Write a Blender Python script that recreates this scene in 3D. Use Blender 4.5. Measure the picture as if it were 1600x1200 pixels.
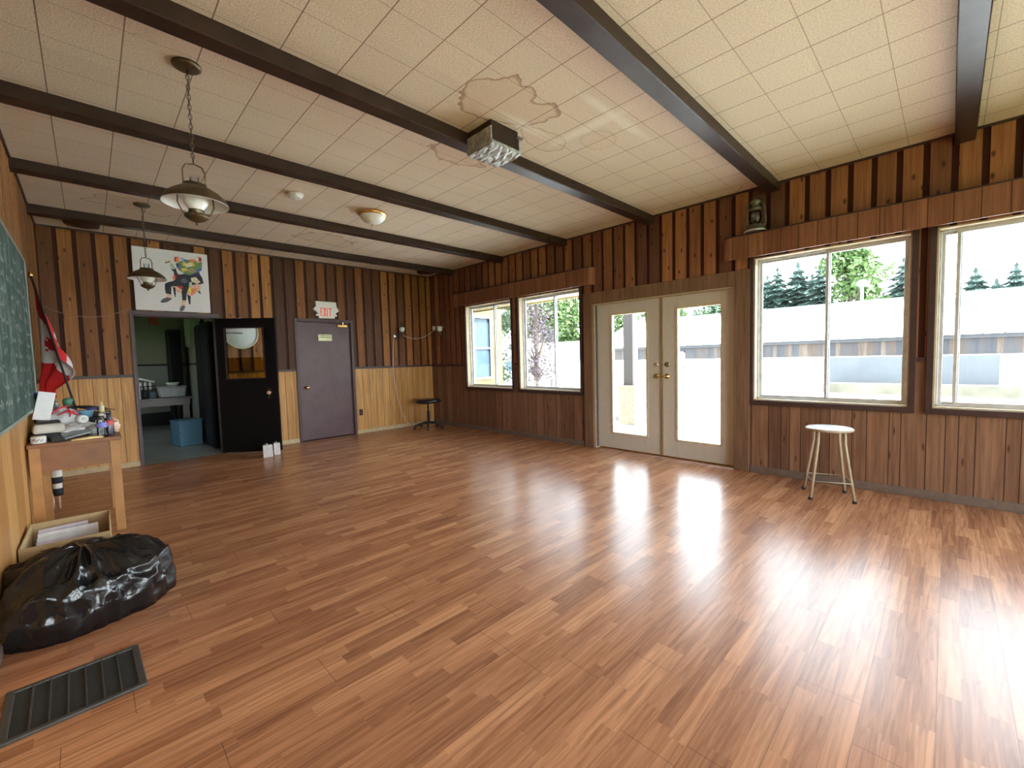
import bpy, bmesh, math, random
from mathutils import Vector, Matrix
random.seed(7)
PI = math.pi
for o in list(bpy.data.objects): bpy.data.objects.remove(o)
S = bpy.context.scene
COL = S.collection
W, L, H = 5.546, 7.653, 3.061          # right wall x, far wall y, ceiling z
NY = -3.0                              # near wall behind the camera
T = 0.16                               # wall thickness

# ------------------------------------------------------------------ camera
cam_d = bpy.data.cameras.new('camera'); cam = bpy.data.objects.new('camera', cam_d); COL.objects.link(cam)
cam_d.sensor_fit = 'HORIZONTAL'; cam_d.sensor_width = 36; cam_d.lens = 36 * 670.91 / 1600; cam_d.clip_start = 0.02; cam_d.clip_end = 400
yaw, pitch, roll = -0.7765, -0.0596, -0.0259
fwd = Vector((-math.sin(yaw) * math.cos(pitch), math.cos(yaw) * math.cos(pitch), math.sin(pitch)))
rt = Vector((math.cos(yaw), math.sin(yaw), 0)); up = rt.cross(fwd)
r2 = math.cos(roll) * rt + math.sin(roll) * up; u2 = -math.sin(roll) * rt + math.cos(roll) * up
m = Matrix((r2, u2, -fwd)).transposed().to_4x4(); m.translation = Vector((0.3776, 0.0, 1.3223))
cam.matrix_world = m
S.camera = cam

# ------------------------------------------------------------------ light and exposure
S.view_settings.view_transform = 'Standard'; S.view_settings.look = 'None'
S.view_settings.exposure = 1.2; S.view_settings.gamma = 1.0; S.view_settings.use_curve_mapping = False
wd = bpy.data.worlds.new('sky'); S.world = wd; wd.use_nodes = True
nt = wd.node_tree; nt.nodes.clear()
wo = nt.nodes.new('ShaderNodeOutputWorld'); bg = nt.nodes.new('ShaderNodeBackground')
tc = nt.nodes.new('ShaderNodeTexCoord'); sp = nt.nodes.new('ShaderNodeSeparateXYZ'); rp = nt.nodes.new('ShaderNodeValToRGB')
rp.color_ramp.elements[0].position = 0.0; rp.color_ramp.elements[0].color = (0.95, 0.975, 1.0, 1)
rp.color_ramp.elements[1].position = 0.8; rp.color_ramp.elements[1].color = (0.66, 0.80, 1.0, 1)
nt.links.new(tc.outputs['Generated'], sp.inputs[0]); nt.links.new(sp.outputs['Z'], rp.inputs[0])
nt.links.new(rp.outputs[0], bg.inputs[0]); bg.inputs[1].default_value = 7.0
nt.links.new(bg.outputs[0], wo.inputs[0])
sd = bpy.data.lights.new('sun', 'SUN'); sd.energy = 15.0; sd.angle = math.radians(0.6); sd.color = (1.0, 0.95, 0.86)
so = bpy.data.objects.new('sun', sd); COL.objects.link(so)
so.rotation_euler = Vector((0.12, 0.62, -0.95)).to_track_quat('-Z', 'Y').to_euler(); so.location = (-6, -6, 14)
def portal(y0, y1, z0, z1, x=W + 0.2, side='R'):
    a = bpy.data.lights.new('window_portal', 'AREA'); a.shape = 'RECTANGLE'; a.size = y1 - y0; a.size_y = z1 - z0; a.energy = 1
    a.cycles.is_portal = True
    o = bpy.data.objects.new('window_portal', a); COL.objects.link(o)
    if side == 'R': o.location = (x, (y0 + y1) / 2, (z0 + z1) / 2); d = Vector((-1, 0, 0))
    else: o.location = ((y0 + y1) / 2, x, (z0 + z1) / 2); d = Vector((0, 1, 0))
    o.rotation_euler = d.to_track_quat('-Z', 'Z').to_euler()
WIN = {1: (5.23, 6.46), 2: (3.80, 5.05), 3: (0.245, 1.49), 4: (-1.15, 0.09)}
WZ0, WZ1 = 0.80, 2.325
DY0, DY1, DZ = 1.68, 3.57, 2.062
for k, (a, b) in WIN.items(): portal(a, b, WZ0, WZ1)
portal(DY0, DY1, 0, DZ)
ADDED_NEARWIN = [(0.5, 2.6), (2.9, 5.0)]  # unseen windows added behind the camera to brighten the room
NZ0, NZ1 = 0.15, 2.55
for a, b in ADDED_NEARWIN: portal(a, b, NZ0, NZ1, NY - 0.2, 'N')

# ------------------------------------------------------------------ materials
MATS = {}
class N:
    """tiny node helper"""
    def __init__(s, name):
        s.m = bpy.data.materials.new(name); s.m.use_nodes = True; s.t = s.m.node_tree; s.t.nodes.clear()
        s.out = s.n('ShaderNodeOutputMaterial'); s.b = s.n('ShaderNodeBsdfPrincipled'); s.l(s.b.outputs[0], s.out.inputs[0])
    def n(s, k, **kw):
        x = s.t.nodes.new(k)
        for a, v in kw.items(): setattr(x, a, v)
        return x
    def l(s, a, b): s.t.links.new(a, b)
    def put(s, v, sock):
        if hasattr(v, 'is_linked') or isinstance(v, bpy.types.NodeSocket): s.l(v, sock)
        else: sock.default_value = v
    def math(s, op, a, b=0.0, c=None):
        x = s.n('ShaderNodeMath', operation=op); s.put(a, x.inputs[0]); s.put(b, x.inputs[1])
        if c is not None: s.put(c, x.inputs[2])
        return x.outputs[0]
    def pos(s, obj=False):
        if obj: o = s.n('ShaderNodeTexCoord').outputs['Object']
        else: o = s.n('ShaderNodeNewGeometry').outputs['Position']
        x = s.n('ShaderNodeSeparateXYZ'); s.l(o, x.inputs[0]); return o, x.outputs[0], x.outputs[1], x.outputs[2]
    def comb(s, a, b, c):
        x = s.n('ShaderNodeCombineXYZ'); s.put(a, x.inputs[0]); s.put(b, x.inputs[1]); s.put(c, x.inputs[2]); return x.outputs[0]
    def noise(s, v, scale=5, detail=3, rough=0.5, dist=0.0):
        x = s.n('ShaderNodeTexNoise'); s.put(v, x.inputs['Vector']); x.inputs['Scale'].default_value = scale
        x.inputs['Detail'].default_value = detail; x.inputs['Roughness'].default_value = rough; x.inputs['Distortion'].default_value = dist
        return x.outputs['Fac']
    def white(s, v):
        x = s.n('ShaderNodeTexWhiteNoise', noise_dimensions='3D'); s.put(v, x.inputs['Vector']); return x.outputs['Value']
    def ramp(s, f, stops):
        x = s.n('ShaderNodeValToRGB'); s.put(f, x.inputs[0]); e = x.color_ramp.elements
        while len(e) < len(stops): e.new(0.5)
        for i, (p, c) in enumerate(stops):
            e[i].position = p; e[i].color = (*c, 1) if len(c) == 3 else c
        return x.outputs[0]
    def mix(s, f, a, b, mode='MIX'):
        x = s.n('ShaderNodeMix', data_type='RGBA', blend_type=mode)
        s.put(f, x.inputs[0])
        for v, k in ((a, 6), (b, 7)):
            if isinstance(v, tuple): x.inputs[k].default_value = (*v[:3], 1)
            else: s.l(v, x.inputs[k])
        return x.outputs[2]
    def bump(s, h, strength=0.3, dist=0.01):
        x = s.n('ShaderNodeBump'); s.put(h, x.inputs['Height']); x.inputs['Strength'].default_value = strength; x.inputs['Distance'].default_value = dist
        s.l(x.outputs[0], s.b.inputs['Normal'])
    def col(s, c):
        if isinstance(c, tuple): s.b.inputs['Base Color'].default_value = (*c[:3], 1)
        else: s.l(c, s.b.inputs['Base Color'])
    def fin(s, rough=0.5, metal=0.0, spec=0.5):
        s.put(rough, s.b.inputs['Roughness']); s.b.inputs['Metallic'].default_value = metal; s.b.inputs['Specular IOR Level'].default_value = spec
        return s.m

def mat(name, c, rough=0.5, metal=0.0, var=0.12, scale=18, spec=0.5, emit=None, trans=0.0, coat=0.0, bump=0.0):
    if name in MATS: return MATS[name]
    q = N(name); o, x, y, z = q.pos(True)
    f = q.noise(o, scale, 3)
    lo = tuple(v * (1 - var) for v in c); hi = tuple(min(1, v * (1 + var)) for v in c)
    q.col(q.ramp(f, [(0.3, lo), (0.7, hi)]))
    if bump: q.bump(f, bump, 0.01)
    if emit: q.b.inputs['Emission Color'].default_value = (*c, 1); q.b.inputs['Emission Strength'].default_value = emit
    q.b.inputs['Transmission Weight'].default_value = trans
    q.b.inputs['Coat Weight'].default_value = coat
    MATS[name] = q.fin(rough, metal, spec); return MATS[name]

def wood_boards(name, axis, pitch, tones, rough=0.5, knots=True, rand=0.0, groove=None, phase=0.0, irr=None, kz=2.9, kr=(0.035, 0.095)):
    """vertical boards told apart by position, grain along z"""
    q = N(name); o, x, y, z = q.pos(); a = (x, y)[axis]
    u = q.math('DIVIDE', q.math('ADD', a, phase), pitch)
    i = q.math('FLOOR', u)
    if irr:
        fr0 = q.math('FRACT', u); i6 = q.math('MULTIPLY', i, 7.0); gmin = None
        for gpos in irr:
            i6 = q.math('ADD', i6, q.math('GREATER_THAN', fr0, gpos)); dd = q.math('ABSOLUTE', q.math('SUBTRACT', fr0, gpos)); gmin = dd if gmin is None else q.math('MINIMUM', gmin, dd)
        i = i6
    w = q.white(q.comb(i, 3.1, 7.7))
    c = q.ramp(w, tones)
    gv = q.comb(q.math('MULTIPLY', a, 38.0), q.math('MULTIPLY', i, 5.3), q.math('MULTIPLY', z, 1.6))
    g = q.noise(gv, 1.0, 5, 0.6, 0.6)
    c = q.mix(1.0, c, q.ramp(g, [(0.3, (0.62, 0.58, 0.55)), (0.7, (1.18, 1.15, 1.1))]), 'MULTIPLY')
    if knots:
        v = q.n('ShaderNodeTexVoronoi', voronoi_dimensions='2D'); q.l(q.comb(q.math('MULTIPLY', a, 5.88), q.math('MULTIPLY', z, kz), 0.0), v.inputs['Vector'])
        v.inputs['Scale'].default_value = 1.0; v.inputs['Randomness'].default_value = 0.95
        k = q.ramp(v.outputs['Distance'], [(kr[0], (0.85, 0.85, 0.85)), (kr[1], (0, 0, 0))])
        c = q.mix(k, c, (0.05, 0.018, 0.01))
    if groove:
        fr = q.math('FRACT', u)
        gm = q.math('GREATER_THAN', gmin, groove) if irr else q.math('LESS_THAN', q.math('ABSOLUTE', q.math('SUBTRACT', fr, 0.5)), 0.5 - groove)
        c = q.mix(gm, (0.05, 0.022, 0.012), c)
    q.col(c); q.bump(g, 0.15, 0.004)
    return q.fin(rough, 0, 0.28)

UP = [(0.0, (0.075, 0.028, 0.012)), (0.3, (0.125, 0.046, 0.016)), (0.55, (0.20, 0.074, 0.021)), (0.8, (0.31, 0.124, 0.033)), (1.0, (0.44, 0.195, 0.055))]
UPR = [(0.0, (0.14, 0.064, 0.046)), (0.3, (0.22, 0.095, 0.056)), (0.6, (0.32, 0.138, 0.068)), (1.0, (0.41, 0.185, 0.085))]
OAK = [(0.0, (0.50, 0.255, 0.085)), (0.5, (0.60, 0.325, 0.115)), (1.0, (0.68, 0.39, 0.15))]
RED = [(0.0, (0.185, 0.098, 0.062)), (0.5, (0.235, 0.126, 0.078)), (1.0, (0.285, 0.158, 0.098))]
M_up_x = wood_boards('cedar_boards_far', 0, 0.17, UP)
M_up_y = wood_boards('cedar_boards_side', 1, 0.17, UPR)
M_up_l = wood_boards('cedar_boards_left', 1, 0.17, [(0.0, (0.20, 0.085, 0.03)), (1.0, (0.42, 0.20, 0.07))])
M_oak_x = wood_boards('oak_panelling_far', 0, 0.1333, OAK, 0.45, False, groove=0.022)
M_oak_y = wood_boards('oak_panelling_side', 1, 0.4064, OAK, 0.45, False, groove=0.006)
M_red_y = wood_boards('brown_panelling_window_side', 1, 1.2192, RED, 0.5, True, groove=0.0028, irr=(0.004, 0.10, 0.235, 0.30, 0.43, 0.52, 0.66, 0.725, 0.86, 0.94), kz=1.3, kr=(0.02, 0.06))
M_groove = mat('dark_red_stain', (0.055, 0.018, 0.010), 0.6, spec=0.2)
M_dark = mat('dark_purple_brown_trim', (0.055, 0.028, 0.026), 0.45)
M_darkp = mat('plum_brown_frame', (0.075, 0.040, 0.042), 0.45)
M_valance = wood_boards('valance_panelling', 1, 0.152, [(0, (0.22, 0.088, 0.050)), (1, (0.30, 0.135, 0.076))], 0.45, False, groove=0.02)
M_casing = wood_boards('rough_sawn_brown_wood', 1, 5.0, [(0, (0.21, 0.125, 0.08)), (1, (0.25, 0.145, 0.09))], 0.8, False)
M_beam = mat('dark_stained_beam', (0.036, 0.019, 0.014), 0.38, var=0.3, scale=6, bump=0.15, spec=0.32)
M_cream = mat('cream_window_lining', (0.56, 0.44, 0.29), 0.5)
M_alu = mat('window_aluminium', (0.62, 0.64, 0.66), 0.35, 0.5)
M_alud = mat('window_frame_brown', (0.16, 0.12, 0.11), 0.5)
M_doorw = mat('cream_door_paint', (0.60, 0.55, 0.48), 0.4, var=0.03)
M_base = mat('grey_brown_baseboard', (0.17, 0.12, 0.095), 0.6)
M_baseL = mat('pale_wood_baseboard', (0.55, 0.42, 0.25), 0.6)
M_brass = mat('polished_brass', (0.80, 0.52, 0.20), 0.25, 1.0)
M_abrass = mat('aged_brass', (0.15, 0.115, 0.07), 0.42, 0.85, var=0.3)
M_chrome = mat('chrome', (0.8, 0.8, 0.8), 0.12, 1.0, var=0.02)
M_black = mat('black_paint', (0.007, 0.006, 0.007), 0.5, spec=0.15)
M_blackm = mat('black_matte', (0.02, 0.02, 0.022), 0.7)
M_white = mat('white_paper', (0.82, 0.82, 0.83), 0.6, var=0.04)
M_whitep = mat('white_plastic', (0.78, 0.77, 0.74), 0.35, var=0.03)
M_outside = mat('outer_wall_siding', (0.75, 0.66, 0.42), 0.7)

# floor laminate: 3-strip boards running along x
q = N('laminate_floor'); o, x, y, z = q.pos()
sw = 0.0652
si = q.math('FLOOR', q.math('DIVIDE', y, sw))
off = q.math('MULTIPLY', q.white(q.comb(si, 1.7, 0.3)), 3.0)
ln = q.math('ADD', 0.34, q.math('MULTIPLY', q.white(q.comb(si, 9.2, 4.3)), 0.22))
bi = q.math('FLOOR', q.math('DIVIDE', q.math('ADD', x, off), ln))
w = q.white(q.comb(si, bi, 2.2))
c = q.ramp(w, [(0.0, (0.33, 0.150, 0.078)), (0.3, (0.40, 0.185, 0.096)), (0.7, (0.46, 0.22, 0.115)), (1.0, (0.55, 0.28, 0.15))])
g = q.noise(q.comb(q.math('ADD', q.math('MULTIPLY', x, 2.2), q.math('MULTIPLY', bi, 3.7)), q.math('MULTIPLY', y, 42.0), si), 1.0, 5, 0.62, 1.0)
c = q.mix(1.0, c, q.ramp(g, [(0.34, (0.66, 0.60, 0.56)), (0.62, (1.14, 1.12, 1.08))]), 'MULTIPLY')
ba = q.noise(q.comb(q.math('MULTIPLY', x, 0.8), q.math('MULTIPLY', y, 0.8), 0.0), 1.0, 2)
# board seams every three strips and at board ends
fr = q.math('FRACT', q.math('DIVIDE', y, sw * 3))
row = q.math('FLOOR', q.math('DIVIDE', y, sw * 3))
xo = q.math('ADD', x, q.math('MULTIPLY', q.white(q.comb(row, 5.5, 1.1)), 1.2))
fx = q.math('FRACT', q.math('DIVIDE', xo, 1.21))
seam = q.math('MAXIMUM', q.math('LESS_THAN', fr, 0.010), q.math('LESS_THAN', fx, 0.0022))
c = q.mix(q.math('MULTIPLY', seam, 0.65), c, (0.10, 0.045, 0.03))
q.col(c)
rg = q.ramp(q.noise(q.comb(x, y, 0.0), 1.3, 4, 0.6), [(0.3, (0.27, 0.27, 0.27)), (0.7, (0.34, 0.34, 0.34))])
wv = q.noise(q.comb(q.math('MULTIPLY', x, 1.5), q.math('MULTIPLY', y, 3.0), 0.0), 1.0, 2)
hh = q.math('ADD', q.math('MULTIPLY', wv, 0.25), q.math('MULTIPLY', q.math('SUBTRACT', g, seam), 0.03))
q.bump(hh, 0.25, 0.01)
M_floor = q.fin(0.27, 0, 0.27)

# ceiling tile with water stains (stains keep their own shape)
q = N('ceiling_tile'); o, x, y, z = q.pos()
tl = 0.3135
fx = q.math('FRACT', q.math('DIVIDE', q.math('ADD', x, 0.017), tl))
bay = q.math('FLOORED_MODULO', q.math('SUBTRACT', y, 1.263), 1.373)
fy = q.math('FRACT', q.math('DIVIDE', q.math('SUBTRACT', bay, 0.08), tl))
dx = q.math('ABSOLUTE', q.math('SUBTRACT', fx, 0.5)); dy = q.math('ABSOLUTE', q.math('SUBTRACT', fy, 0.5))
lx = q.math('GREATER_THAN', dx, 0.490); ly = q.math('MULTIPLY', q.math('GREATER_THAN', dy, 0.4935), 0.75)
line = q.math('MAXIMUM', lx, ly)
tint = q.white(q.comb(q.math('FLOOR', q.math('DIVIDE', q.math('ADD', x, 0.017), tl)), q.math('FLOOR', q.math('DIVIDE', y, tl)), 0.0))
base = q.ramp(tint, [(0, (0.69, 0.585, 0.46)), (1, (0.73, 0.62, 0.485))])
grn = q.noise(q.comb(x, y, 0.0), 95, 3, 0.7)
base = q.mix(1.0, base, q.ramp(grn, [(0.32, (0.80, 0.79, 0.77)), (0.6, (1.06, 1.06, 1.06))]), 'MULTIPLY')
wob = q.math('SUBTRACT', q.noise(q.comb(x, y, 0.0), 2.6, 2, 0.5), 0.5)
wob2 = q.math('SUBTRACT', q.noise(q.comb(x, y, 4.0), 16, 3, 0.65), 0.5)
def stain(cx, cy, rx, ry, amp=0.9):
    d = q.math('SQRT', q.math('ADD', q.math('POWER', q.math('DIVIDE', q.math('SUBTRACT', x, cx), rx), 2.0), q.math('POWER', q.math('DIVIDE', q.math('SUBTRACT', y, cy), ry), 2.0)))
    d = q.math('ADD', d, q.math('MULTIPLY', wob, amp * 2.2)); return q.math('ADD', d, q.math('MULTIPLY', wob2, 0.28))
for (cx, cy, rx, ry, k) in [(2.50, 2.18, 0.36, 0.25, 1.0), (2.72, 2.95, 0.30, 0.18, 0.8), (3.05, 2.32, 0.26, 0.12, 0.6), (2.86, 6.2, 0.36, 0.26, 0.8), (0.95, 6.15, 0.45, 0.22, 0.7), (3.45, 2.05, 0.2, 0.16, 0.3)]:
    d = stain(cx, cy, rx, ry)
    ring = q.ramp(d, [(0.86, (0, 0, 0)), (0.985, (1, 1, 1)), (1.015, (0, 0, 0))])
    fill = q.ramp(d, [(0.93, (1, 1, 1)), (1.0, (0, 0, 0))])
    base = q.mix(q.math('MULTIPLY', fill, 0.30 * k), base, (0.58, 0.40, 0.22))
    base = q.mix(q.math('MULTIPLY', ring, 0.8 * k), base, (0.27, 0.14, 0.06))
# dried white mineral bloom beside the largest stain
for (cx, cy, rx, ry) in [(3.25, 1.75, 0.62, 0.05), (3.2, 1.95, 0.07, 0.42), (2.85, 2.28, 0.35, 0.06)]:
    d = stain(cx, cy, rx, ry, 0.5)
    base = q.mix(q.math('MULTIPLY', q.ramp(d, [(0.4, (1, 1, 1)), (1.4, (0, 0, 0))]), 0.45), base, (0.86, 0.82, 0.72))
base = q.mix(q.math('MULTIPLY', line, 0.85), base, (0.17, 0.11, 0.08))
q.col(base); q.bump(q.math('SUBTRACT', grn, line), 0.5, 0.006)
M_ceil = q.fin(0.9, 0, 0.2)

# clear glass: thin pane, no refraction
def glass(name, tint=(1, 1, 1), k=1.0):
    q = N(name); tr = q.n('ShaderNodeBsdfTransparent'); tr.inputs[0].default_value = (*tint, 1)
    gl = q.n('ShaderNodeBsdfGlossy'); gl.inputs['Roughness'].default_value = 0.02
    fn = q.n('ShaderNodeFresnel'); fn.inputs[0].default_value = 1.45
    mx = q.n('ShaderNodeMixShader'); q.l(q.math('MULTIPLY', fn.outputs[0], k), mx.inputs[0]); q.l(tr.outputs[0], mx.inputs[1]); q.l(gl.outputs[0], mx.inputs[2])
    q.t.nodes.remove(q.b); q.l(mx.outputs[0], q.out.inputs[0]); return q.m
M_glass = glass('window_glass', (0.97, 1.0, 0.99), 0.7)
M_amber = glass('amber_film', (0.78, 0.62, 0.20), 0.7)
M_clearp = glass('clear_plastic', (0.86, 0.92, 0.98), 1.6)
M_frost = mat('frosted_white_glass', (0.82, 0.83, 0.80), 0.25, var=0.03)

# ------------------------------------------------------------------ mesh helpers
class MB:
    def __init__(s): s.bm = bmesh.new(); s.mats = []; s.mi = 0
    def m(s, mt):
        if mt not in s.mats: s.mats.append(mt)
        s.mi = s.mats.index(mt); return s
    def face(s, vs, smooth=False):
        try: f = s.bm.faces.new(vs)
        except ValueError: return None
        f.material_index = s.mi; f.smooth = smooth; return f
    def v(s, p): return s.bm.verts.new(p)
    def box(s, a, b, mx=None, taper=None):
        x0, y0, z0 = a; x1, y1, z1 = b
        P = [(x0, y0, z0), (x1, y0, z0), (x1, y1, z0), (x0, y1, z0), (x0, y0, z1), (x1, y0, z1), (x1, y1, z1), (x0, y1, z1)]
        if taper:
            cx, cy = (x0 + x1) / 2, (y0 + y1) / 2
            P = P[:4] + [(cx + (p[0] - cx) * taper, cy + (p[1] - cy) * taper, p[2]) for p in P[4:]]
        P = [Vector(p) for p in P]
        if mx is not None: P = [mx @ p for p in P]
        V = [s.v(p) for p in P]
        for f in ((3, 2, 1, 0), (4, 5, 6, 7), (0, 1, 5, 4), (1, 2, 6, 5), (2, 3, 7, 6), (3, 0, 4, 7)): s.face([V[i] for i in f])
        return s
    def tube(s, pts, r, seg=8, closed=False, smooth=True):
        pts = [Vector(p) for p in pts]; n = len(pts); rings = []
        rr = r if isinstance(r, (list, tuple)) else [r] * n
        prev = None
        for i, p in enumerate(pts):
            if closed: d = pts[(i + 1) % n] - pts[i - 1]
            else: d = pts[min(i + 1, n - 1)] - pts[max(i - 1, 0)]
            d.normalize()
            if prev is None:
                a = Vector((0, 0, 1)) if abs(d.z) < 0.9 else Vector((1, 0, 0))
                e = d.cross(a).normalized()
            else:
                e = (prev - d * prev.dot(d)).normalized()
            prev = e; g = d.cross(e)
            rings.append([s.v(p + (e * math.cos(2 * PI * k / seg) + g * math.sin(2 * PI * k / seg)) * rr[i]) for k in range(seg)])
        for i in range(n if closed else n - 1):
            A, B = rings[i], rings[(i + 1) % n]
            for k in range(seg): s.face([A[k], A[(k + 1) % seg], B[(k + 1) % seg], B[k]], smooth)
        if not closed: s.face(rings[0][::-1]); s.face(rings[-1])
        return s
    def lathe(s, prof, c=(0, 0, 0), seg=24, mx=None, smooth=True):
        c = Vector(c); rings = []
        for r, z in prof:
            ring = []
            for k in range(seg if r > 1e-5 else 1):
                p = Vector((r * math.cos(2 * PI * k / seg), r * math.sin(2 * PI * k / seg), z))
                if mx is not None: p = mx @ p
                ring.append(s.v(c + p))
            rings.append(ring)
        for A, B in zip(rings, rings[1:]):
            for k in range(seg):
                a0, a1 = A[k % len(A)], A[(k + 1) % len(A)]; b0, b1 = B[k % len(B)], B[(k + 1) % len(B)]
                vs = []
                for q_ in (a0, a1, b1, b0):
                    if q_ not in vs: vs.append(q_)
                if len(vs) > 2: s.face(vs, smooth)
        return s
    def prism(s, poly, axis, a, b):
        """poly of (u,v) extruded along axis from a to b"""
        def P(u, v, w): return {0: (w, u, v), 1: (u, w, v), 2: (u, v, w)}[axis]
        A = [s.v(P(u, v, a)) for u, v in poly]; B = [s.v(P(u, v, b)) for u, v in poly]
        s.face(A[::-1]); s.face(B)
        for i in range(len(poly)): j = (i + 1) % len(poly); s.face([A[i], A[j], B[j], B[i]])
        return s
    def sphere(s, c, r, sx=1, sy=1, sz=1, seg=16, rings=10):
        return s.lathe([(r * math.sin(PI * i / rings), -r * sz * math.cos(PI * i / rings)) for i in range(rings + 1)], c, seg, Matrix.Diagonal((sx, sy, 1)))
    def build(s, name, mt=None, parent=None, bevel=0, loc=None, subsurf=0):
        me = bpy.data.meshes.new(name)
        bmesh.ops.recalc_face_normals(s.bm, faces=s.bm.faces); s.bm.to_mesh(me); s.bm.free()
        for k in (s.mats or [mt]): me.materials.append(k)
        o = bpy.data.objects.new(name, me); COL.objects.link(o)
        if parent is not None: o.parent = parent
        if loc is not None: o.location = loc
        if bevel:
            b = o.modifiers.new('bevel', 'BEVEL'); b.width = bevel; b.segments = 2; b.limit_method = 'ANGLE'; b.angle_limit = math.radians(40)
        if subsurf:
            b = o.modifiers.new('subsurf', 'SUBSURF'); b.levels = b.render_levels = subsurf
        return o
def tag(o, label, cat, group=None, kind=None):
    o['label'] = label; o['category'] = cat
    if group: o['group'] = group
    if kind: o['kind'] = kind
    return o
def thing(name, label, cat, loc=(0, 0, 0), rz=0.0, group=None):
    o = bpy.data.objects.new(name, None); COL.objects.link(o); o.empty_display_size = 0.1
    o.location = loc; o.rotation_euler = (0, 0, rz); return tag(o, label, cat, group)
def struct_e(name, loc=(0, 0, 0)):
    o = bpy.data.objects.new(name, None); COL.objects.link(o); o.location = loc; o['kind'] = 'structure'; o.empty_display_size = 0.1; return o
def struct(mb, name, mt=None, parent=None, bevel=0):
    o = mb.build(name, mt, parent, bevel)
    if parent is None: o['kind'] = 'structure'
    return o
def dup(root, loc, rz=None, label=None):
    r = root.copy(); COL.objects.link(r); r.location = loc
    if rz is not None: r.rotation_euler = (root.rotation_euler[0], root.rotation_euler[1], rz)
    if label: r['label'] = label
    for ch in list(root.children):
        c_ = ch.copy(); COL.objects.link(c_); c_.parent = r
        for g_ in list(ch.children):
            d_ = g_.copy(); COL.objects.link(d_); d_.parent = c_
    return r
RZ = lambda a: Matrix.Rotation(a, 4, 'Z')
RX = lambda a: Matrix.Rotation(a, 4, 'X')
RY = lambda a: Matrix.Rotation(a, 4, 'Y')
TR = Matrix.Translation

# ------------------------------------------------------------------ walls
def cells(a0, a1, z0, z1, ops):
    """split the rectangle around rectangular openings"""
    br = sorted({a0, a1, *[min(max(v, a0), a1) for o_ in ops for v in o_[:2]]})
    for p, r_ in zip(br, br[1:]):
        if r_ - p < 1e-4: continue
        mid = (p + r_) / 2; zs = sorted([(o_[2], o_[3]) for o_ in ops if o_[0] < mid < o_[1]]); cur = z0
        for (c0, c1) in zs:
            if min(c0, z1) > cur + 1e-4: yield p, r_, cur, min(c0, z1)
            cur = max(cur, c1)
        if z1 > cur + 1e-4: yield p, r_, cur, z1
def make_wall(name, axis, pos, sgn, a0, a1, ops, m_up, m_low, m_out, zt=H, rail=True):
    """axis: 0 wall normal along x (a = y), 1 normal along y (a = x); sgn = inward direction"""
    mb = MB()
    def bx(p, r_, c0, c1, d0, d1):
        lo, hi = sorted((pos + sgn * d0, pos + sgn * d1))
        if axis == 0: mb.box((lo, p, c0), (hi, r_, c1))
        else: mb.box((p, lo, c0), (r_, hi, c1))
    mb.m(M_groove)
    for cc in cells(a0, a1, -0.02, zt + 0.15, ops): bx(*cc, -T, 0.0)
    mb.m(m_up); k = math.floor(a0 / 0.17)
    while k * 0.17 < a1:
        p, r_ = max(k * 0.17 + 0.022, a0), min(k * 0.17 + 0.148, a1)
        if r_ > p + 0.01:
            for cc in cells(p, r_, 1.235, zt, ops): bx(*cc, -0.001, 0.014)
        k += 1
    mb.m(m_low)
    for cc in cells(a0, a1, 0.0, 1.21, ops): bx(*cc, -0.001, 0.006)
    return struct(mb, name)
opsR = [(a, b, WZ0, WZ1) for a, b in WIN.values()] + [(DY0, DY1, -0.02, DZ)]
make_wall('wall_right', 0, W, -1, NY, L, opsR, M_up_y, M_red_y, M_outside)
KX0, KX1, KZ = 0.83, 1.76, 2.035      # kitchen doorway
EX0, EX1, EZ = 2.885, 3.80, 2.035     # plum door
opsF = [(KX0, KX1, -0.02, KZ), (EX0, EX1, -0.02, EZ)]
make_wall('wall_far', 1, L, -1, -T, W + T, opsF, M_up_x, M_oak_x, M_outside)
make_wall('wall_left', 0, 0.0, 1, NY, L, [], M_up_l, M_oak_y, M_outside)
make_wall('wall_near', 1, NY, 1, -T, W + T, [(a, b, NZ0, NZ1) for a, b in ADDED_NEARWIN], M_up_x, M_oak_x, M_outside)
struct(MB().box((-T, NY - T, -0.12), (W + T, L + 0.001, 0.0)), 'floor', M_floor)
struct(MB().box((-T, NY - T, H), (W + T, L + T, H + 0.2)), 'ceiling', M_ceil)

# wainscot rail, baseboards, ceiling edge
def strip_y(mb, x0, x1, runs, z0, z1):
    for a, b in runs: mb.box((x0, a, z0), (x1, b, z1))
mb = MB(); strip_y(mb, W - 0.026, W - 0.001, [(6.51, L - 0.03), (0.14, 0.196), (NY, -1.2)], 1.2, 1.238); struct(mb, 'trim_1', M_dark)
mb = MB()
for a, b in ((0.03, 0.80), (1.80, 2.84), (3.845, W - 0.03)): mb.box((a, L - 0.026, 1.2), (b, L - 0.001, 1.238))
struct(mb, 'trim_2', M_dark)
mb = MB(); mb.box((0.001, NY, 1.2), (0.026, L - 0.03, 1.238)); struct(mb, 'trim_3', M_dark)
mb = MB(); strip_y(mb, W - 0.022, W - 0.001, [(3.735, L), (NY, 1.515)], 0, 0.075); struct(mb, 'baseboard_right', M_base, None, 0.004)
mb = MB()
for a, b in ((0.0, 0.80), (1.80, 2.84), (3.845, W - 0.022)): mb.box((a, L - 0.022, 0), (b, L - 0.001, 0.07))
struct(mb, 'baseboard_far', M_baseL, None, 0.004)
struct(MB().box((0.001, NY, 0), (0.014, L - 0.022, 0.05)), 'baseboard_left', M_base, None, 0.004)
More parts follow.
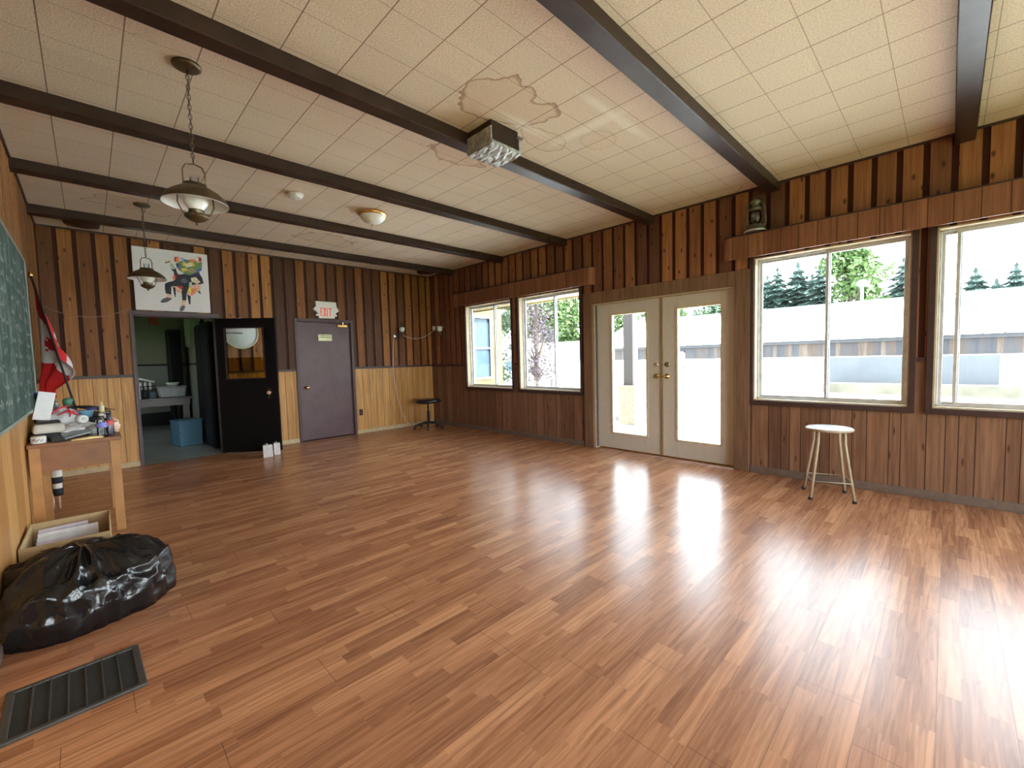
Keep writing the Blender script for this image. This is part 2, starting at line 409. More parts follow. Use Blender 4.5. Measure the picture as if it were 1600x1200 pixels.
mb = MB(); mb.box((W - 0.03, NY, H - 0.018), (W - 0.001, L, H)); mb.box((0.001, NY, H - 0.018), (0.03, L, H)); mb.box((0, L - 0.03, H - 0.018), (W, L - 0.001, H)); struct(mb, 'trim_4', M_dark)

# ------------------------------------------------------------------ ceiling beams
y0s = [-2.856, -1.483, -0.110, 1.263, 2.636, 4.009, 5.382, 6.755]
names = ['dark brown ceiling beam above the far window behind the camera side', 'dark brown ceiling beam just behind the camera', 'dark brown ceiling beam at the top right corner of the photo, nearest the viewer',
         'dark brown ceiling beam ending above the old lantern', 'dark brown ceiling beam carrying the silver taped box', 'dark brown ceiling beam crossing just beyond the nearer pendant lamp canopy',
         'dark brown ceiling beam just beyond the brass dome light', 'dark brown ceiling beam nearest the far wall']
for k, y0 in enumerate(y0s):
    if k < 2: continue
    mb = MB(); n = 22; r_ = random.Random(k)
    secs = []
    for i in range(n + 1):
        xx = 0.001 + (W - 0.002) * i / n; j = r_.uniform(-0.0015, 0.0015)
        secs.append([mb.v(p) for p in ((xx, j, -0.0), (xx, j, -0.085), (xx, 0.006 + j, -0.091 + j), (xx, 0.114 + j, -0.091 + j), (xx, 0.12 + j, -0.085), (xx, 0.12 + j, 0))])
    for A, B in zip(secs, secs[1:]):
        for q_ in range(6): mb.face([A[q_], A[(q_ + 1) % 6], B[(q_ + 1) % 6], B[q_]])
    mb.face(secs[0]); mb.face(secs[-1][::-1])
    o = mb.build('ceiling_beam', M_beam, None, 0, (0, y0, H)); tag(o, names[k], 'beam', 'dark beams across the ceiling')

# ------------------------------------------------------------------ windows in the right wall
def window(n, y0, y1, mull, sash2=None):
    e = struct_e('window_%d' % n, (W, (y0 + y1) / 2, WZ0)); yc = (y0 + y1) / 2
    a, b = y0 - yc, y1 - yc; h = WZ1 - WZ0; t = 0.013
    mb = MB()                                   # cream lining of the opening
    mb.box((-0.012, a, 0), (T, a + t, h)); mb.box((-0.012, b - t, 0), (T, b, h)); mb.box((-0.012, a + t, h - t), (T, b - t, h)); mb.box((-0.012, a + t, 0), (T, b - t, t))
    mb.build('lining', M_cream, e, 0.002)
    mb = MB(); c = 0.045                        # dark casing on the wall
    ca = a - (0.045 if n not in () else 0); cb = b + 0.045
    mb.box((-0.03, ca, -0.05), (-0.008, a, h + 0.01)); mb.box((-0.03, b, -0.05), (-0.008, cb, h + 0.01)); mb.box((-0.034, a, -0.05), (-0.008, b, 0.0))
    mb.build('casing', M_dark, e, 0.002)
    mb = MB(); f = 0.014; x0, x1 = 0.075, 0.135
    mb.box((x0, a + t, t), (x1, a + t + f, h - t)); mb.box((x0, b - t - f, t), (x1, b - t, h - t)); mb.box((x0, a + t, h - t - f), (x1, b - t, h - t)); mb.box((x0, a + t, t), (x1, b - t, t + f))
    mb.build('window_frame', M_alu, e, 0.002)
    mm = mull - yc
    for (s0, s1, xx, mt) in ((a + t + f, mm + 0.018, 0.078, M_alu), (mm - 0.018, b - t - f, 0.104, M_alu)):
        s_ = 0.024; z0, z1 = t + f, h - t - f
        mb = MB(); mb.box((xx, s0, z0), (xx + 0.022, s0 + s_, z1)); mb.box((xx, s1 - s_, z0), (xx + 0.022, s1, z1)); mb.box((xx, s0 + s_, z0), (xx + 0.022, s1 - s_, z0 + s_)); mb.box((xx, s0 + s_, z1 - s_), (xx + 0.022, s1 - s_, z1))
        so_ = mb.build('sash', mt, e, 0.002)
        MB().box((xx + 0.009, s0 + s_, z0 + s_), (xx + 0.013, s1 - s_, z1 - s_)).build('pane', M_glass, so_)
    return e
window(1, *WIN[1], 5.75); window(2, *WIN[2], 4.35); window(3, *WIN[3], 0.855)
w4 = window(4, *WIN[4], -0.045)
for i, (a, b) in enumerate(ADDED_NEARWIN):  # frames and panes of the invented fill-light windows
    e = struct_e('window_%d' % (5 + i), ((a + b) / 2, NY, NZ0)); hw = (b - a) / 2; h = NZ1 - NZ0
    mb = MB()
    for (p, r_) in (((-hw, -T, 0), (-hw + 0.05, 0.01, h)), ((hw - 0.05, -T, 0), (hw, 0.01, h)), ((-hw, -T, h - 0.05), (hw, 0.01, h)), ((-hw, -T, 0), (hw, 0.01, 0.05)), ((-0.02, -0.1, 0), (0.02, -0.07, h))): mb.box(p, r_)
    mb.build('window_frame', M_cream, e); MB().box((-hw + 0.05, -0.09, 0.05), (hw - 0.05, -0.085, h - 0.05)).build('pane', M_glass, e)

# ------------------------------------------------------------------ valances
def valance(y0, y1, label, z0=2.325, z1=2.575, d=0.125):
    e = thing('window_valance', label, 'valance', (W, (y0 + y1) / 2, z0), 0, 'wooden valance boxes over the windows'); h = z1 - z0; k = (y1 - y0) / 2; r = 0.05
    def outline(off=0.0):
        pts = [(-0.002, -k - off)]
        for i in range(7): a = PI * 0.5 * i / 6; pts.append((-d - off + (r) - (r) * math.sin(a), -k - off + r - r * math.cos(a)))
        for i in range(7): a = PI * 0.5 * i / 6; pts.append((-d - off + r - r * math.cos(a), k + off - r + r * math.sin(a)))
        pts.append((-0.002, k + off)); return pts
    o1, o2 = outline(), outline(-0.015)
    mb = MB(); A = [(mb.v((x_, y_, 0)), mb.v((x_, y_, h - 0.014))) for x_, y_ in o1]; B = [(mb.v((x_, y_, 0)), mb.v((x_, y_, h - 0.014))) for x_, y_ in o2]
    for i in range(len(A) - 1):
        mb.face([A[i][0], A[i + 1][0], A[i + 1][1], A[i][1]]); mb.face([B[i][0], B[i][1], B[i + 1][1], B[i + 1][0]]); mb.face([A[i][0], B[i][0], B[i + 1][0], A[i + 1][0]]); mb.face([A[i][1], A[i + 1][1], B[i + 1][1], B[i][1]])
    mb.build('face_board', M_valance, e)
    mb = MB(); mb.prism([(x_, y_) for x_, y_ in outline(0.004)], 2, h - 0.014, h); mb.build('top_board', M_dark, e)
valance(3.52, 6.76, 'brown panelled valance box above the two windows left of the french doors')
valance(-1.35, 1.77, 'brown panelled valance box above the two windows right of the french doors')

# ------------------------------------------------------------------ french doors
e = struct_e('door_1', (W, (DY0 + DY1) / 2, 0)); yc = (DY0 + DY1) / 2; k = (DY1 - DY0) / 2
mb = MB(); mb.box((-0.035, k, 0), (-0.004, k + 0.155, 2.222)); mb.box((-0.035, -k - 0.155, 0), (-0.004, -k, 2.222)); mb.box((-0.037, -k, DZ), (-0.004, k, 2.222))
mb.build('casing', M_casing, e, 0.004)
mb = MB(); mb.box((-0.004, k - 0.025, 0), (T, k, DZ)); mb.box((-0.004, -k, 0), (T, -k + 0.012, DZ)); mb.box((-0.004, -k + 0.012, DZ - 0.018), (T, k - 0.025, DZ)); mb.build('jamb', M_cream, e, 0.002); MB().box((0.006, k - 0.029, 0.02), (0.05, k - 0.025, DZ - 0.018)).build('weather_strip', mat('dark_grey_rubber', (0.07, 0.07, 0.08), 0.6), e)
mb = MB(); mb.box((0.09, -k + 0.012, 0.0), (T, k - 0.025, 0.02)); mb.build('threshold', M_brass, e)
def leaf(y0, y1, gy0, gy1, knob_y, side):
    lf = MB(); x0, x1 = 0.052, 0.096; z0, z1 = 0.022, 2.042; g0, g1 = 0.245, 1.885
    a, b, c_, d_ = y0 - yc, y1 - yc, gy0 - yc, gy1 - yc
    lf.box((x0, a, z0), (x1, c_, z1)); lf.box((x0, d_, z0), (x1, b, z1)); lf.box((x0, c_, z0), (x1, d_, g0)); lf.box((x0, c_, g1), (x1, d_, z1))
    o = lf.build('door_leaf', M_doorw, e, 0.002)
    mb = MB(); t = 0.022
    for xx in (x0 - 0.008, x1):
        mb.box((xx, c_ - t, g0 - t), (xx + 0.008, c_ + 0.004, g1 + t)); mb.box((xx, d_ - 0.004, g0 - t), (xx + 0.008, d_ + t, g1 + t)); mb.box((xx, c_, g0 - t), (xx + 0.008, d_, g0 + 0.004)); mb.box((xx, c_, g1 - 0.004), (xx + 0.008, d_, g1 + t))
    mb.build('glazing_frame', mat('tan_glazing_bead', (0.62, 0.50, 0.33), 0.4), o, 0.002)
    MB().box((0.070, c_, g0), (0.078, d_, g1)).build('pane', M_glass, o)
    ky = knob_y - yc; rot = Matrix.Rotation(-PI / 2, 3, 'Y')
    mb = MB(); mb.lathe([(0.0, 0), (0.034, 0), (0.034, 0.006), (0.014, 0.012), (0.012, 0.03), (0.0, 0.03)], (x0, ky, 1.045), 20, rot)
    mb.tube([(x0 - 0.028, ky, 1.045), (x0 - 0.04, ky - side * 0.012, 1.045), (x0 - 0.044, ky - side * 0.04, 1.043), (x0 - 0.04, ky - side * 0.085, 1.038)], [0.009, 0.009, 0.008, 0.006], 10)
    mb.build('lever_handle', M_brass, o)
    mb = MB(); mb.lathe([(0.0, 0), (0.031, 0), (0.029, 0.008), (0.018, 0.012), (0.0, 0.012)], (x0, ky, 1.195), 20, rot); mb.box((x0 - 0.026, ky - 0.004, 1.183), (x0 - 0.01, ky + 0.004, 1.207))
    mb.build('deadbolt', M_chrome if side > 0 else mat('brushed_bronze', (0.35, 0.28, 0.2), 0.3, 1.0), o)
    mb = MB()
    for hz in (0.25, 1.05, 1.85): mb.tube([(x0 - 0.006, a if side < 0 else b, hz - 0.05), (x0 - 0.006, a if side < 0 else b, hz + 0.05)], 0.006, 8)
    mb.build('hinge', M_brass, o)
leaf(2.572, 3.54, 2.785, 3.30, 2.648, -1 if False else 1)
leaf(1.695, 2.562, 1.85, 2.365, 2.500, -1)
MB().box((0.040, 2.553 - yc, 0.022), (0.052, 2.585 - yc, 2.042)).build('astragal', mat('brown_astragal', (0.30, 0.21, 0.12), 0.4), e, 0.002)

# ------------------------------------------------------------------ plum exit door (closed)
e = struct_e('door_2', ((EX0 + EX1) / 2, L, 0)); xc = (EX0 + EX1) / 2; k = (EX1 - EX0) / 2
mb = MB(); mb.box((-k - 0.042, -0.03, 0), (-k, 0.0, 2.085)); mb.box((k, -0.03, 0), (k + 0.045, 0.0, 2.085)); mb.box((-k, -0.03, EZ), (k, 0.0, 2.085)); mb.box((-k, 0, 0), (-k + 0.012, T, EZ)); mb.box((k - 0.012, 0, 0), (k, T, EZ)); mb.box((-k, 0, EZ - 0.01), (k, T, EZ))
mb.build('casing', M_darkp, e, 0.003)
dl = MB().box((-k + 0.014, 0.008, 0.012), (k - 0.014, 0.05, EZ - 0.012)).build('door_leaf', mat('plum_door_paint', (0.105, 0.060, 0.068), 0.4, var=0.15, scale=5), e, 0.002)
rotY = Matrix.Rotation(PI / 2, 3, 'X')
mb = MB().lathe([(0, 0), (0.033, 0), (0.033, 0.005), (0.013, 0.01), (0.012, 0.03), (0.026, 0.04), (0.030, 0.055), (0.022, 0.068), (0, 0.07)], (3.0 - xc, 0.008, 0.915), 20, rotY); mb.build('door_knob', M_brass, dl)
mb = MB().box((3.56 - xc, -0.05, 1.955), (3.73 - xc, 0.008, 1.995)); mb.tube([(3.66 - xc, -0.02, 1.99), (3.66 - xc, -0.03, 2.05)], 0.018, 10); mb.tube([(3.60 - xc, -0.03, 1.965), (3.74 - xc, -0.03, 1.965)], 0.02, 10); mb.build('door_closer', M_brass, dl, 0.003)
pl = MB().box((3.235 - xc, 0.001, 1.712), (3.467 - xc, 0.008, 1.822)).build('sign_plate', mat('pale_yellow_plate', (0.78, 0.80, 0.50), 0.4), dl, 0.001)
mb = MB()
for z_, a, b in ((1.80, 0.01, 0.205), (1.772, 0.01, 0.12), (1.772, 0.13, 0.205)):
    xx = 3.247 - xc + a
    while xx < 3.247 - xc + b: w_ = random.uniform(0.006, 0.016); mb.box((xx, -0.0005, z_ - 0.005), (xx + w_, 0.002, z_ + 0.005)); xx += w_ + 0.004
mb.build('plate_lettering', M_blackm, pl)
mb = MB()
for hz in (0.25, 1.0, 1.78): mb.tube([(k - 0.013, 0.0, hz - 0.045), (k - 0.013, 0.0, hz + 0.045)], 0.007, 8)
mb.build('hinge', M_dark, dl)
struct(MB().box((EX0 - 0.2, L + T + 0.001, -0.1), (EX1 + 0.2, L + T + 0.1, 2.6)), 'wall_light_block', M_black)  # added unseen slab, stops light leaking under the plum door
# ------------------------------------------------------------------ black half-glazed door, open
e = struct_e('door_3', ((KX0 + KX1) / 2, L, 0)); xc = (KX0 + KX1) / 2; k = (KX1 - KX0) / 2
mb = MB(); mb.box((-k - 0.03, -0.03, 0), (-k, 0.0, 2.09)); mb.box((k, -0.03, 0), (k + 0.04, 0.0, 2.09)); mb.box((-k, -0.03, KZ), (k, 0.0, 2.09))
mb.box((-k, 0, 0), (-k + 0.014, T, KZ)); mb.box((k - 0.014, 0, 0), (k, T, KZ)); mb.box((-k + 0.014, 0, KZ - 0.014), (k - 0.014, T, KZ)); mb.build('casing', M_darkp, e, 0.003)
ang = math.atan2(7.11 - 7.62, 2.39 - 1.742)
dl = None; wdt = 0.835; th = 0.04; g0, g1, h0, h1 = 0.125, 0.66, 1.13, 1.875
mb = MB(); mb.box((0, 0, 0.014), (wdt, th, h0)); mb.box((0, 0, h1), (wdt, th, 2.022)); mb.box((0, 0, h0), (g0, th, h1)); mb.box((g1, 0, h0), (wdt, th, h1))
dl = mb.build('door_leaf', M_black, e, 0.002, (1.742 - xc, 7.622 - L, 0)); dl.rotation_euler = (0, 0, ang)
mb = MB(); t = 0.012
for yy in (-0.005, th - 0.001):
    mb.box((g0 - t, yy, h0 - t), (g0, yy + 0.006, h1 + t)); mb.box((g1, yy, h0 - t), (g1 + t, yy + 0.006, h1 + t)); mb.box((g0, yy, h0 - t), (g1, yy + 0.006, h0)); mb.box((g0, yy, h1), (g1, yy + 0.006, h1 + t))
mb.build('glazing_frame', M_dark, dl)
MB().box((g0, 0.016, h0), (g1, 0.02, h1)).build('pane', M_glass, dl)
MB().box((g0, 0.021, h0), (g1, 0.023, 1.44)).build('amber_pane', M_amber, dl)
lp = MB().box((0.68, -0.006, 0.80), (0.735, 0.0, 0.99)).build('lock_plate', mat('black_lock_plate', (0.03, 0.028, 0.028), 0.25, 0.6), dl, 0.001)
mb = MB().lathe([(0, 0), (0.018, 0), (0.012, 0.012), (0.012, 0.03), (0.026, 0.04), (0.026, 0.055), (0.0, 0.062)], (0.72, -0.006, 0.905), 16, rotY); mb.build('door_knob', mat('pale_pink_knob', (0.75, 0.42, 0.36), 0.35), lp)
mb = MB(); mb.box((wdt - 0.001, 0.01, 0.87), (wdt + 0.002, 0.03, 0.96)); mb.build('latch_plate', M_brass, dl)
mb = MB()
for zz in (0.83, 0.86, 0.955): mb.lathe([(0, 0), (0.006, 0), (0.004, 0.004), (0, 0.005)], (0.702, -0.006, zz), 10, rotY)
mb.build('lock_buttons', M_brass, lp)

# ------------------------------------------------------------------ kitchen beyond the doorway
q = N('sage_kitchen_wall'); o, x, y, z = q.pos(); low = q.math('LESS_THAN', z, 1.38)
q.col(q.mix(low, (0.32, 0.33, 0.21), (0.34, 0.36, 0.30))); M_kit = q.fin(0.6)
M_kfloor = mat('grey_vinyl_floor', (0.34, 0.36, 0.33), 0.35, var=0.2, scale=3)
KL, KR, KF = -1.2, 2.02, 12.6
KW = (9.2, 10.4)                       # window in the kitchen's left wall
mb = MB()
for cc in cells(L + T, KF + T, 0, 2.6, [(KW[0], KW[1], 1.3, 1.9)]): mb.box((KL - T, cc[0], cc[2]), (KL, cc[1], cc[3]))
struct(mb, 'wall_kitchen_left', M_kit)
struct(MB().box((KR, L + T, 0), (KR + T, KF + T, 2.6)), 'wall_kitchen_right', M_kit)
struct(MB().box((KL - T, KF, 0), (KR, KF + T, 2.6)), 'wall_kitchen_far', M_kit)
struct(MB().box((KL - T, L + T - 0.001, 0), (-T, L + T + 0.12, 2.6)), 'wall_kitchen_near', M_kit)
struct(MB().box((KL - T, L + 0.001, -0.12), (KR + T, KF + T, -0.002)), 'floor_kitchen', M_kfloor)
struct(MB().box((KL - T, L + T, 2.6), (KR + T, KF + T, 2.75)), 'ceiling_kitchen', mat('kitchen_ceiling_paint', (0.6, 0.6, 0.55), 0.8))
struct(MB().box((KL + 0.001, KF - 0.02, 1.36), (KR, KF - 0.001, 1.40)).box((KR - 0.02, L + T + 0.1, 1.36), (KR - 0.001, KF - 0.02, 1.40)), 'trim_5', M_blackm)
struct(MB().box((KL + 0.001, KF - 0.03, 0), (KR, KF - 0.001, 0.30)), 'baseboard_kitchen', M_blackm)
portal(KW[0], KW[1], 1.3, 1.9, KL - T - 0.02, 'R'); bpy.data.objects[[o_.name for o_ in bpy.data.objects if o_.name.startswith('window_portal')][-1]].rotation_euler = Vector((1, 0, 0)).to_track_quat('-Z', 'Z').to_euler()
e = struct_e('window_7', (KL, 9.8, 1.3)); MB().box((-0.1, -0.6, 0), (-0.09, 0.6, 0.6)).build('pane', M_glass, e)
mb = MB()
for p, r_ in (((-0.14, -0.6, 0), (-0.05, -0.56, 0.6)), ((-0.14, 0.56, 0), (-0.05, 0.6, 0.6)), ((-0.14, -0.56, 0), (-0.05, 0.56, 0.04)), ((-0.14, -0.56, 0.56), (-0.05, 0.56, 0.6))): mb.box(p, r_)
mb.build('window_frame', M_cream, e)

M_dwood = mat('dark_brown_table_wood', (0.045, 0.02, 0.014), 0.4)
t = thing('kitchen_table', 'dark brown table seen through the open kitchen doorway', 'table', (1.0, 9.75, 0))
MB().box((-0.65, -0.36, 0.765), (0.66, 0.36, 0.80)).build('table_top', M_dwood, t, 0.004)
MB().box((-0.6, -0.33, 0.66), (0.62, 0.33, 0.764)).build('apron', M_dwood, t)
for sx in (-0.55, 0.56):
    for sy in (-0.28, 0.28): MB().box((sx - 0.05, sy - 0.05, 0), (sx + 0.05, sy + 0.05, 0.66)).build('leg', M_dwood, t, 0.004)
tz = 0.80
o = MB().box((-0.07, -0.06, 0), (0.07, 0.06, 0.21), taper=0.9).build('paper_carton', M_whitep, None, 0.006, (0.90, 9.52, tz)); tag(o, 'cream upright carton at left end of the kitchen table', 'carton')
t = thing('plastic_tub', 'translucent grey storage tub on the right of the kitchen table', 'tub', (1.40, 9.66, tz))
mb = MB(); mb.box((-0.17, -0.13, 0), (0.17, 0.13, 0.17), taper=1.12); mb.build('tub_body', mat('cloudy_grey_plastic', (0.36, 0.38, 0.40), 0.35), t, 0.012)
MB().box((-0.2, -0.155, 0.171), (0.2, 0.155, 0.19)).build('rim', mat('cloudy_grey_plastic', (0.36, 0.38, 0.40), 0.35), t, 0.006)
o = MB().lathe([(0, 0), (0.06, 0), (0.10, 0.06), (0.094, 0.062), (0.055, 0.01), (0, 0.01)], (0, 0, 0)).build('bowl', mat('pale_green_plastic', (0.55, 0.62, 0.5), 0.35), None, 0, (1.42, 9.66, tz + 0.191)); tag(o, 'pale green bowl resting on the grey storage tub', 'bowl')
t = thing('dish_rack', 'small black wire dish rack standing among the clutter on kitchen table', 'rack', (1.07, 9.86, tz))
mb = MB()
for zz in (0.02, 0.2): mb.tube([(-0.13, -0.1, zz), (0.13, -0.1, zz), (0.13, 0.1, zz), (-0.13, 0.1, zz)], 0.006, 6, True)
for i in range(6):
    for yy in (-0.1, 0.1): mb.tube([(-0.13 + 0.052 * i, yy, 0.0), (-0.13 + 0.052 * i, yy, 0.2)], 0.004, 6)
mb.build('wire_frame', M_blackm, t)
for i, (px_, py_) in enumerate(((1.00, 9.84), (1.06, 9.84), (1.13, 9.86))):
    o = MB().lathe([(0, 0), (0.018, 0), (0.02, 0.09), (0.014, 0.11), (0.014, 0.13), (0, 0.13)], (0, 0, 0), 12).build('jar', M_whitep, None, 0, (px_, py_, tz + 0.14 + 0.0)); tag(o, 'small pale jar inside the wire dish rack on kitchen table', 'jar', 'pale jars in the wire dish rack'); o['label'] = ('leftmost small pale jar in the wire dish rack on kitchen table', 'middle small pale jar in the wire dish rack on kitchen table', 'rightmost small pale jar in the wire dish rack on kitchen table')[i]
o = MB().box((-0.10, -0.06, 0), (0.10, 0.06, 0.025)).build('folded_paper', M_white, None, 0.004, (1.08, 9.86, tz + 0.29)); o.rotation_euler = (0.1, 0.3, 0.5); tag(o, 'white folded paper lying on top of the wire rack', 'paper')
o = MB().lathe([(0, 0), (0.045, 0), (0.045, 0.13), (0.03, 0.15), (0, 0.15)], (0, 0, 0)).build('canister', M_blackm, None, 0, (1.03, 9.5, tz)); tag(o, 'black round canister beside the cream carton', 'canister')
o = MB().lathe([(0, 0), (0.05, 0), (0.05, 0.11), (0, 0.11)], (0, 0, 0)).build('mug', mat('blue_grey_enamel', (0.12, 0.16, 0.2), 0.35), None, 0, (1.12, 9.5, tz)); tag(o, 'dark blue grey mug at the front edge of the kitchen table', 'mug')
t = thing('waste_bin', 'square blue plastic waste bin on the kitchen floor', 'bin', (1.50, 9.05, 0), 0.25)
M_blue = mat('blue_bin_plastic', (0.10, 0.23, 0.33), 0.4)
mb = MB(); mb.box((-0.16, -0.16, 0), (0.16, 0.16, 0.42), taper=1.06); mb.build('bin_body', M_blue, t, 0.01); MB().box((-0.178, -0.178, 0.421), (0.178, 0.178, 0.435)).build('rim', M_blue, t, 0.003)
o = MB().box((-0.1, -0.12, 0), (0.1, 0.12, 0.3)).build('cardboard_carton', mat('dim_brown_card', (0.16, 0.09, 0.05), 0.8), None, 0, (1.84, 9.75, 0)); tag(o, 'small brown carton behind the blue waste bin', 'carton')
t = thing('tall_cupboard', 'tall narrow black cupboard in the far corner of kitchen', 'cupboard', (1.78, 12.3, 0))
MB().box((-0.12, -0.25, 0), (0.10, 0.25, 2.15)).build('cupboard_body', M_blackm, t); MB().box((-0.10, -0.27, 0.05), (0.08, -0.255, 2.1)).build('cupboard_door', M_black, t)
t = thing('black_wardrobe', 'tall black wardrobe just inside the kitchen behind the black door', 'wardrobe', (1.86, 8.75, 0))
MB().box((-0.12, -0.55, 0), (0.15, 0.55, 2.03)).build('wardrobe_body', M_black, t, 0.003); MB().box((-0.135, -0.53, 0.04), (-0.12, -0.01, 2.0)).build('wardrobe_door', M_black, t, 0.002); MB().box((-0.135, 0.01, 0.04), (-0.12, 0.53, 2.0)).build('wardrobe_door', M_black, t, 0.002)
o = MB().box((-0.1, -0.015, -0.14), (0.1, 0, 0.14)).build('wall_notice', mat('faded_red_paper', (0.55, 0.14, 0.09), 0.7), None, 0, (1.48, KF, 2.42)); tag(o, 'faded red notice high on the far kitchen wall', 'notice')
t = thing('fluorescent_lamp', 'long dark narrow fixture hung vertically on the right kitchen wall', 'lamp', (KR, 10.2, 1.7)); MB().box((-0.06, -0.06, 0), (-0.001, 0.06, 0.85)).build('housing', M_blackm, t, 0.004); MB().tube([(-0.07, 0, 0.5), (-0.07, 0, 0.82)], 0.012, 8).build('tube', M_whitep, t)
t = thing('wall_shelf', 'narrow brown shelf fixed low on the right kitchen wall', 'shelf', (KR, 9.6, 0.92)); MB().box((-0.12, -0.75, 0), (-0.001, 0.75, 0.025)).build('shelf_board', M_dwood, t); MB().box((-0.03, -0.7, -0.08), (-0.001, -0.66, 0)).build('bracket', M_dwood, t); MB().box((-0.03, 0.66, -0.08), (-0.001, 0.7, 0)).build('bracket', M_dwood, t)
for i, yy in enumerate((9.15, 9.4, 9.6, 9.85)):
    o = MB().lathe([(0, 0), (0.03, 0), (0.03, 0.12), (0.012, 0.16), (0.012, 0.2), (0, 0.2)], (0, 0, 0), 12).build('bottle', mat('olive_bottle', (0.08, 0.08, 0.03), 0.3), None, 0, (KR - 0.06, yy, 0.945)); tag(o, 'small dark bottle on the narrow kitchen shelf', 'bottle', 'dark bottles on the kitchen shelf'); o['label'] = ('small dark bottle on the kitchen shelf, nearest the doorway', 'small dark bottle on the kitchen shelf, second from the doorway', 'small dark bottle on the kitchen shelf, third from the doorway', 'small dark bottle on the kitchen shelf, farthest from the doorway')[i]
t = thing('wall_cabinet', 'pale green cabinet mounted on the right kitchen wall beyond the lamp', 'cabinet', (KR, 11.35, 1.75)); MB().box((-0.10, -0.35, 0), (-0.001, 0.35, 0.6)).build('cabinet_body', mat('pale_green_paint', (0.42, 0.46, 0.32), 0.5), t); MB().box((-0.115, -0.33, 0.02), (-0.1, 0.33, 0.58)).build('cabinet_door', mat('pale_green_paint', (0.42, 0.46, 0.32), 0.5), t, 0.003)
o = MB().box((-0.06, -0.16, 0), (0, 0.16, 0.6)).build('leaning_board', mat('pale_blue_board', (0.5, 0.56, 0.66), 0.6), None, 0, (KR - 0.02, 10.6, 0)); o.rotation_euler = (0, 0.05, 0); tag(o, 'pale blue board leaning on the right kitchen wall', 'board')

# ------------------------------------------------------------------ pendants
def catenary_chain(mb, p0, p1, link=0.034, r=0.0022, wid=0.009):
    p0, p1 = Vector(p0), Vector(p1); n = max(2, int((p1 - p0).length / (link * 0.78))); d = (p1 - p0).normalized(); a = Vector((1, 0, 0)); b = d.cross(a).normalized(); a = b.cross(d)
    for i in range(n):
        c = p0 + (p1 - p0) * ((i + 0.5) / n); w_ = a if i % 2 else b
        mb.tube([c + d * (math.sin(t_) * link * 0.5) + w_ * (math.cos(t_) * wid) for t_ in [2 * PI * j / 10 for j in range(10)]], r, 5, True)
def pendant(loc, label):
    t = thing('pendant_lamp', label, 'lamp', loc, 0, 'brass oil-lamp style pendant lamps'); z0 = -(H - 2.17)   # local origin on the ceiling
    mb = MB().lathe([(0, 0), (0.072, 0), (0.072, -0.012), (0.055, -0.022), (0.02, -0.028), (0, -0.028)], (0, 0, 0), 28); c = mb.build('canopy', M_abrass, t)
    mb = MB(); catenary_chain(mb, (0, 0, -0.028), (0, 0, -0.55)); mb.build('chain', M_abrass, t)
    mb = MB().tube([(0.004 * math.sin(i), 0.004 * math.cos(i), -0.028 - 0.53 * i / 14) for i in range(15)], 0.0016, 5); mb.build('cord', M_blackm, t)
    mb = MB(); mb.tube([(-0.052, 0, -0.69), (-0.054, 0, -0.60), (-0.04, 0, -0.567), (0, 0, -0.556), (0.04, 0, -0.567), (0.054, 0, -0.60), (0.052, 0, -0.69)], 0.0045, 8); mb.build('handle', M_abrass, t)
    prof = [(0.058, -0.672), (0.062, -0.688), (0.085, -0.70), (0.12, -0.722), (0.148, -0.748), (0.163, -0.775), (0.166, -0.785)]
    sh = MB().lathe(prof, (0, 0, 0), 40).build('shade', M_abrass, t)
    inn = MB().lathe([(r_ - 0.003, z_ - 0.003) for r_, z_ in prof], (0, 0, 0), 40).build('shade_lining', M_whitep, sh)
    MB().lathe([(0.024, -0.62), (0.024, -0.70)], (0, 0, 0), 20).build('chimney', M_clearp, t)
    MB().lathe([(0.030, -0.70), (0.052, -0.725), (0.062, -0.755), (0.058, -0.785), (0.040, -0.815), (0.036, -0.83), (0, -0.83)], (0, 0, 0), 28).build('globe', M_frost, t)
    mb = MB()
    for s_ in (-1, 1): mb.tube([(s_ * 0.06, 0, -0.695), (s_ * 0.085, 0, -0.74), (s_ * 0.088, 0, -0.79), (s_ * 0.07, 0, -0.835), (s_ * 0.03, 0, -0.862)], 0.004, 8)
    mb.build('cage', M_abrass, t)
    mb = MB().lathe([(0.038, -0.812), (0.040, -0.84), (0.036, -0.845), (0.062, -0.85), (0.06, -0.862), (0.040, -0.878), (0.02, -0.888), (0.006, -0.893), (0.009, -0.903), (0, -0.912)], (0, 0, 0), 28); mb.build('font', M_abrass, t)
    return t
p1 = pendant((0.885, 3.13, H), 'nearer brass pendant lamp hanging on a chain, the larger one in the photo')
dup(p1, (0.885, 6.08, H), 0.4, 'farther brass pendant lamp hanging in front of the frog painting')

t = thing('smoke_detector', 'round cream smoke detector on the ceiling between two beams', 'smoke detector', (1.99, 4.74, H))
b_ = MB().lathe([(0, 0), (0.078, 0), (0.078, -0.015), (0.070, -0.022), (0, -0.022)], (0, 0, 0), 30).build('base', M_whitep, t); MB().lathe([(0.066, -0.022), (0.064, -0.038), (0.045, -0.048), (0, -0.05)], (0, 0, 0), 30).build('cover', M_whitep, t)
t = thing('ceiling_light', 'flush dome ceiling light with a brass rim', 'lamp', (2.85, 4.77, H))
MB().lathe([(0, 0), (0.15, 0), (0.165, -0.012), (0.163, -0.03), (0.15, -0.042)], (0, 0, 0), 36).build('brass_rim', M_brass, t)
MB().lathe([(0.15, -0.036), (0.14, -0.06), (0.11, -0.095), (0.07, -0.12), (0.02, -0.132), (0, -0.133)], (0, 0, 0), 36).build('bowl_shade', M_frost, t)
MB().lathe([(0.012, -0.131), (0.014, -0.142), (0.006, -0.15), (0.011, -0.16), (0.004, -0.175), (0, -0.176)], (0, 0, 0), 12).build('finial', M_brass, t)
